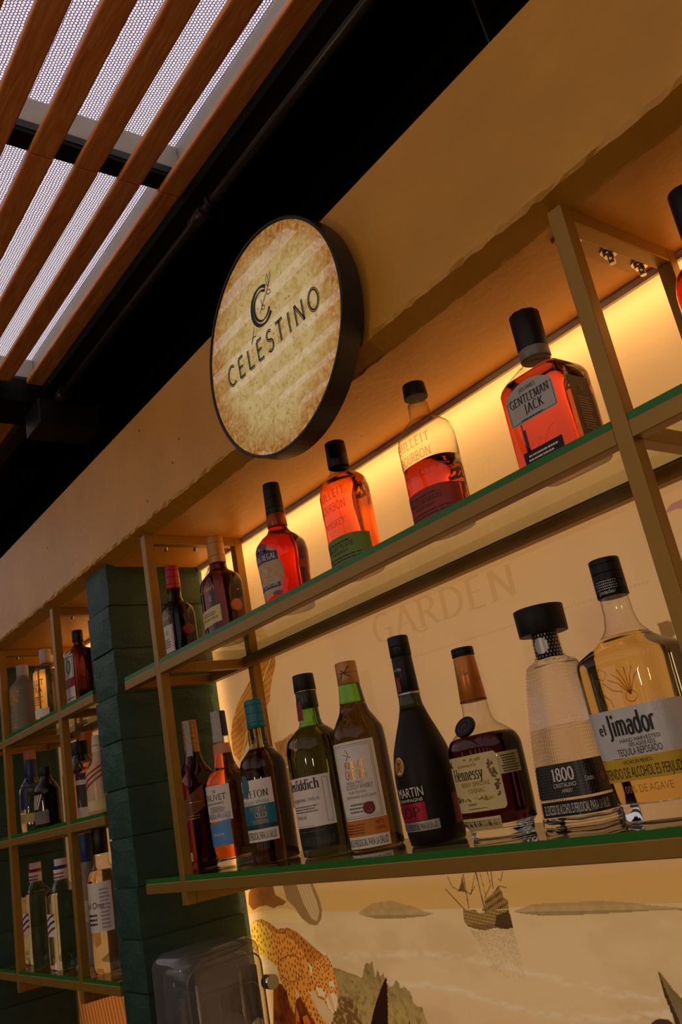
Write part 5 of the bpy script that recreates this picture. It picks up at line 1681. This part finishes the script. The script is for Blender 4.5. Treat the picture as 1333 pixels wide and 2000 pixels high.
def far_bay():
    z1, z2, z3 = .410, .145, -.190
    b = simple('vodka_bottle', 'frosted vodka bottle with yellow lettering, leftmost on the top far shelf', (-.986, .0615, z1), rnd_keys(.2, .040, .130, .0160, .20), GF1, FROST)
    b.cap(.170, .201, .0172, .0168, mat('frost_cap', (170, 160, 150), .45, srgb=True, noise=.05))
    b.decal(merge2([S('ABSOLUT', .015, .002, .108, .072, align='c'), S('CITRON', .015, .002, .089, .060)]), mat('yellow_print', (226, 170, 20), .5, srgb=True, noise=.05), zm=.1)
    b.decal(lines(7, -.03, .04, .02, .08, 3), mat('pale_print', (150, 140, 120), .5, srgb=True, noise=.1), 'small_print', zm=.05)
    b = simple('vodka_bottle', 'vodka bottle with black lettering lit amber, beside the far post', (-.782, .060, z1), rnd_keys(.2, .036, .130, .0145, .19), GF1, liquid('amber_vodka', (.95, .72, .30)), level=.14)
    b.cap(.160, .199, .0160, .0155, mat('pale_pink_cap', (196, 170, 150), .4, srgb=True, noise=.05), label='pale cap')
    b.decal(merge2([S('ABSOLUT', .0165, 0, .098, .070), S('EXTRA', .0165, 0, .079, .060)]), INK, zm=.09)
    b.decal(lines(4, -.03, .034, .046, .072, 5), mat('orange_print', (190, 110, 40), .5, srgb=True, noise=.1), 'small_print', zm=.06)
    b.label(PAPER, -.045, .045, .014, .036)
    b = simple('spirit_bottle', 'clear round bottle standing behind the frosted vodka bottle', (-.875, .165, z1), rnd_keys(.18, .034, .11, .0140, .17), GF1, liquid('clear_spirit', (.92, .88, .82)), level=.09)
    b.cap(.150, .182, .0155, .0150, BLACKCAP)
    b = Bottle('liqueur_bottle', 'flat dark liqueur bottle with green emblem and red striped label', 'bottle', (-.538, .060, z1),
               [(0, .0330, .028, 7), (.003, .035, .030, 8), (.128, .035, .030, 8), (.136, .0325, .028, 5), (.148, .0150, .0150, 2.2), (.154, .0130, .0130, 2), (.175, .0125, .0125, 2)], GF1, N=56)
    b.body('glass', 0, .175, liquid('dark_herbal_liqueur', (.07, .016, .010)))
    b.cap(.160, .190, .0140, .0135, BLACKCAP, ribs=2)
    l = b.label(PAPER, -.030, .030, .006, .126)
    gr = mat('label_green', (66, 96, 44), .5, srgb=True, noise=.1)
    b.decal(merge2([frame2(-.027, .027, .066, .122, .0025), disc2(0, .098, .016, .018)]), gr, 'green_print', parent=l, zm=.06)
    b.decal(disc2(0, .098, .010, .012), mat('pale_green', (150, 170, 110), .5, srgb=True, noise=.1), 'emblem', parent=l, zm=.06, off=.0010)
    b.label(mat('scarlet_band', (160, 26, 30), .5, srgb=True, noise=.06), -.0300, .0300, .046, .068, 'red_band', parent=l, off=.0009)
    b.label(mat('scarlet_band', (160, 26, 30)), -.024, .024, .0185, .021, 'red_line', parent=l, off=.0009)
    b = simple('spirit_bottle', 'tall clear bottle half hidden behind the flat dark liqueur bottle', (-.640, .160, z1), rnd_keys(.22, .034, .15, .0150, .215), GF1, liquid('clear_spirit', (.92, .88, .82)), level=.10)
    b.cap(.185, .222, .0165, .0160, mat('clear_cap', (190, 170, 150), .3, srgb=True, trans=.6))
    # middle far shelf
    b = simple('gin_bottle', 'clear bottle with drooping navy neck foil and yellow band, left of middle far shelf', (-1.000, .070, z2), rnd_keys(.2, .034, .115, .0150, .20), GF2, liquid('clear_spirit', (.92, .88, .82)), level=.12)
    nv = mat('navy_foil', (28, 38, 84), .4, srgb=True, noise=.1)
    b.cap(.1300, .195, .0175, .0162, nv, 'neck_foil', label='navy neck foil')
    b.label(nv, -.010, .012, .062, .134, 'foil_tail', tc=.5, off=.0012, nu=8)
    b.cap(.195, .222, .0170, .0165, mat('salmon_cap', (190, 110, 70), .4, srgb=True, noise=.06))
    b.label(mat('straw_label', (190, 164, 92), .5, srgb=True, noise=.06), -.05, .05, .026, .050, 'yellow_band', tc=.5)
    b.label(mat('pale_grey_label', (130, 120, 110), .5, srgb=True, noise=.15), -.03, .004, .054, .105, tc=.4)
    b = simple('rum_bottle', 'short black bottle with slanted white label print on middle far shelf', (-.848, .060, z2), rnd_keys(.15, .034, .094, .0140, .15), GF2, liquid('black_spirit', (.03, .018, .012)))
    b.cap(.134, .157, .0152, .0148, BLACKCAP)
    b.decal(merge2([strip([(-.022 + .007 * k, .050), (-.008 + .007 * k, .086)], lambda a, c: .0034) for k in range(4)]), PAPER, 'slanted_print', tc=.4)
    b.label(mat('smoke_label', (110, 100, 92), .5, srgb=True, noise=.2), -.03, .03, .012, .044, tc=.4)
    b = simple('rum_bottle', 'tall black bottle with a narrow red label, beside the far post on middle shelf', (-.770, .115, z2), rnd_keys(.2, .036, .120, .0140, .19), GF2, liquid('black_spirit', (.03, .018, .012)))
    b.cap(.168, .203, .0155, .0150, BLACKCAP)
    b.label(mat('dusty_red_label', (150, 74, 54), .5, srgb=True, noise=.15), -.045, -.020, .012, .116, tc=.5)
    b = simple('liqueur_bottle', 'bottle with orange neck and grey label hidden behind the far post', (-.690, .120, z2), rnd_keys(.2, .034, .100, .0145, .20), GF2, liquid('orange_liqueur', (.92, .30, .05)))
    b.cap(.140, .218, .0160, .0155, mat('orange_neck_foil', (196, 96, 28), .4, srgb=True, noise=.15), 'neck_foil', label='orange neck foil')
    l = b.label(PAPER, -.045, .045, .010, .102)
    b.label(mat('dark_panel', (44, 40, 38), .5, srgb=True, noise=.2), -.040, .040, .030, .085, 'dark_panel', parent=l, off=.0008)
    b = simple('tequila_bottle', 'clear square bottle with glossy black cap, right of the far post', (-.583, .060, z2), rnd_keys(.18, .0330, .116, .0170, .16, 4), GF2, liquid('pale_tequila', (.93, .84, .72)), level=.105)
    b.cap(.136, .184, .0190, .0186, BLACKCAP)
    b = simple('rum_bottle', 'white bottle with red diagonal stripes next to the green pillar', (-.474, .060, z2), rnd_keys(.18, .034, .090, .0140, .16), GF2, mat('milky_glass', (206, 164, 122), .3, srgb=True, noise=.06))
    b.cap(.142, .181, .0150, .0120, mat('white_cap', (216, 200, 184), .4, srgb=True, noise=.05), ribs=4, label='white twisted cap')
    for k in range(3):
        b.decal(strip([(-.03, .060 + .012 * k), (.04, .098 + .012 * k)], lambda a, c: .0044), mat('stripe_red', (150, 40, 34), .5, srgb=True, noise=.08), 'stripe', tc=.7)
    b.label(CREAM, -.04, .05, .010, .032, tc=.6)
    # lowest far shelf
    for k, (x, y, cc, lab, al) in enumerate(((-1.051, .080, (168, 26, 34), 'square clear gin bottle with red and white cap, left on the lowest far shelf', 0), (-.792, .060, (40, 56, 120), 'square clear gin bottle with blue and white cap, second on the lowest far shelf', 0))):
        b = Bottle('gin_bottle', lab, 'bottle', (x, y, z3), [(0, .035, .031, 9), (.003, .037, .033, 10), (.168, .037, .033, 10), (.178, .035, .031, 7), (.200, .0180, .0180, 2.2), (.208, .0155, .0155, 2), (.235, .0150, .0150, 2)], GF3, N=56)
        b.body('liquid', 0, .176, liquid('clear_gin', (.80, .86, .74)))
        b.body('glass', .1764, .235, CLEAR, base=0)
        b.cap(.2300, .2560, .0172, .0168, mat('cap_paint_%d' % k, cc, .4, srgb=True, noise=.06), label='coloured cap')
        b.cap(.2050, .2300, .0172, .0170, PAPER, 'neck_label')
        b.decal(lines(2, -.02, .03, .209, .226, 3), mat('stripe_red', (150, 40, 34)), 'neck_print', off=.0025)
        b.label(PAPER, -.002, .030, .2385, .2545, 'cap_label', off=.0024, tc=.5)
        l = b.label(PAPER, -.026, .026, .076, .128)
        for q in range(3):
            b.decal(strip([(-.026, .082 + .015 * q), (-.013, .088 + .015 * q), (0, .0925 + .015 * q), (.013, .0955 + .015 * q), (.026, .097 + .015 * q)], lambda a, c: .0056), mat('stripe_red' if q != 1 else 'stripe_navy', (150, 40, 34) if q != 1 else (46, 54, 86), .5, srgb=True, noise=.08), 'stripe', parent=l)
    b = simple('vodka_bottle', 'tall frosted bottle with blue foil cap behind the far post', (-.692, .094, z3), rnd_keys(.3, .036, .190, .0160, .29), GF3, FROST)
    b.cap(.236, .303, .0175, .0165, mat('blue_foil', (44, 66, 118), .4, srgb=True, noise=.2, nscale=150), 'cap', label='blue foil cap')
    b.label(mat('pale_scene_label', (168, 158, 132), .5, srgb=True, noise=.2), -.04, .05, .100, .152, arch=.01)
    b = simple('vodka_bottle', 'clear bottle with tall white label and dark cap, next to the pillar on lowest shelf', (-.530, .066, z3), rnd_keys(.3, .036, .195, .0165, .29), GF3, liquid('clear_vodka', (.94, .80, .58)), level=.215)
    b.cap(.250, .307, .0185, .0178, mat('dark_bronze_cap', (40, 26, 20), .4, srgb=True, noise=.2, nscale=150))
    l = b.label(PAPER, -.060, .060, .085, .190)
    b.decal(merge2([S('Ketel One', .014, .006, .135, .068), lines(3, -.03, .024, .100, .128, 4)]), INK, parent=l, zm=.13)
    b.decal(lines(11, .030, .056, .092, .180, 6), mat('lilac_print', (160, 140, 160), .5, srgb=True, noise=.1), 'side_print', parent=l, zm=.13)
far_bay()

# ------------------------------------------------------------------ blender in its clear sound cover, counter below
def counter():
    t = thing('bar_counter', 'dark back counter below the shelves carrying the covered blender', 'counter', (0.3, -.02, ZF))
    W = mat('counter_top', (40, 34, 30), .3, srgb=True, noise=.15)
    box('worktop', -.48, 1.4, -.20, .255, -.56 - ZF, -.52 - ZF, W, t, .003)
    box('body', -.47, 1.38, -.15, .250, 0, -.56 - ZF, DARK_WALL, t)
counter()

def blender_machine():
    x0, x1, y0, y1, zb, zt = -.142, -.002, -.020, .158, -.52, -.132
    cx, cy = (x0 + x1) / 2, (y0 + y1) / 2
    t = thing('blender', 'countertop blender standing in a clear acrylic sound cover at the bottom left', 'blender', (cx, cy, zb))
    ac = thin_glass('smoky_acrylic', (.88, .85, .80), (.46, .42, .37), 1.65, haze=.11)
    bk = mat('blender_black', (0.014, 0.013, 0.013), .35, noise=.1)
    ch = mat('chrome', (.62, .60, .58), .18, metal=1.0, noise=.05)
    H = zt - zb
    hx, hy = (x1 - x0) / 2, (y1 - y0) / 2
    def shell(name, hx, hy, z0, z1, m, n=5.0, dx=0, dy=0, bev=.02, N=56, taper=.0):
        T = np.linspace(0, 2 * np.pi, 1441)
        gx, gy = ring(T, hx, hy, n)
        L = np.r_[0, np.cumsum(np.hypot(np.diff(gx), np.diff(gy)))]
        tt = np.interp(np.linspace(0, L[-1], N, endpoint=False), L, T)
        V, F = [], []
        rows = [(z0, 0)] + [(z0 + (z1 - bev - z0) * k / 4, taper * k / 4) for k in (1, 2, 3, 4)] + [(z1 - bev + bev * math.sin(a), taper + bev * 1.15 * (1 - math.cos(a))) for a in np.linspace(.2, 1.5708, 7)]
        for z, ins in rows:
            gx, gy = ring(tt, hx - ins, hy - ins, n)
            V += [(a + dx, b + dy, z) for a, b in zip(gx, gy)]
        for i in range(len(rows) - 1):
            for k in range(N): F.append([i * N + k, i * N + (k + 1) % N, (i + 1) * N + (k + 1) % N, (i + 1) * N + k])
        F.append([(len(rows) - 1) * N + k for k in range(N)])
        return mesh(name, V, F, m, t, True)
    shell('sound_cover', hx, hy, 0, H, ac, 6, bev=.026)
    shell('cover_lip', hx - .012, hy - .014, .12, H - .022, ac, 5, bev=.022)
    box('back_plate', -hx + .012, hx - .012, hy - .022, hy - .014, .0, H - .05, bk, t, .004)
    shell('motor_base', hx - .016, hy - .030, 0.001, .16, bk, 4, bev=.02)
    jar = thin_glass('smoky_jar', (.80, .77, .72), (.40, .37, .33), 1.5, haze=.05)
    j = shell('jar', .044, .052, .165, .325, jar, 4.5, dx=.006, dy=-.004, bev=.008, taper=-.006)
    l = shell('jar_lid', .046, .054, .318, .345, bk, 4.5, dx=.006, dy=-.004, bev=.008)
    h = box('jar_handle', -.058, -.036, -.030, -.018, .19, .31, bk, t, .004)
    for yy in (-.050, .038):
        tube('guide_rod', (-.038, yy, .16), (-.038, yy, H - .055), .0035, ch, t)
        tube('guide_rod', (.052, yy, .16), (.052, yy, H - .055), .0035, ch, t)
    # pale tubes paint in the edge glow of the clear cover and door frame
    edge = mat('acrylic_edge_glow', (150, 138, 120), .2, srgb=True, trans=.45, noise=.05)
    def loop(name, pts, r, m):
        V, F, n, k = [], [], len(pts), 8
        for i in range(n):
            p = Vector(pts[i]); d = (Vector(pts[(i + 1) % n]) - Vector(pts[i - 1])).normalized()
            a = d.orthogonal().normalized() if abs(d.x) > .9 else d.cross(Vector((1, 0, 0))).normalized()
            b_ = d.cross(a)
            V += [p + (a * math.cos(q) + b_ * math.sin(q)) * r for q in np.linspace(0, 2 * np.pi, k, endpoint=False)]
        for i in range(n):
            for q in range(k): F.append([i * k + q, i * k + (q + 1) % k, ((i + 1) % n) * k + (q + 1) % k, ((i + 1) % n) * k + q])
        return mesh(name, V, F, m, t, True)
    def rrect(y0_, y1_, z0_, z1_, r, x):
        P = []
        for cy_, cz_, a0 in ((y1_ - r, z1_ - r, 0), (y0_ + r, z1_ - r, 90), (y0_ + r, z0_ + r, 180), (y1_ - r, z0_ + r, 270)):
            P += [(x, cy_ + r * math.cos(math.radians(a0 + q)), cz_ + r * math.sin(math.radians(a0 + q))) for q in (0, 18, 36, 54, 72, 90)]
        return P
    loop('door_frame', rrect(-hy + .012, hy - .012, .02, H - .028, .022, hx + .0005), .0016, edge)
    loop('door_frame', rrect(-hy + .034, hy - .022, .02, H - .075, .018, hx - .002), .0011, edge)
    box('jar_column', -.030, .012, -.066, -.040, .10, H - .060, bk, t, .004)
    box('chrome_strip', .013, .016, -.070, -.060, .10, H - .075, ch, t, .001)
    tube('hinge_knob', (hx - .010, hy + .001, H - .085), (hx + .012, hy + .001, H - .085), .013, ch, t, 20)
    tube('latch', (hx - .02, hy - .03, H - .15), (hx - .008, hy - .03, H - .15), .012, ch, t, 16)
    box('tamper_plug', -.012, .02, -.02, .012, .345, .362, bk, t, .004)
blender_machine()
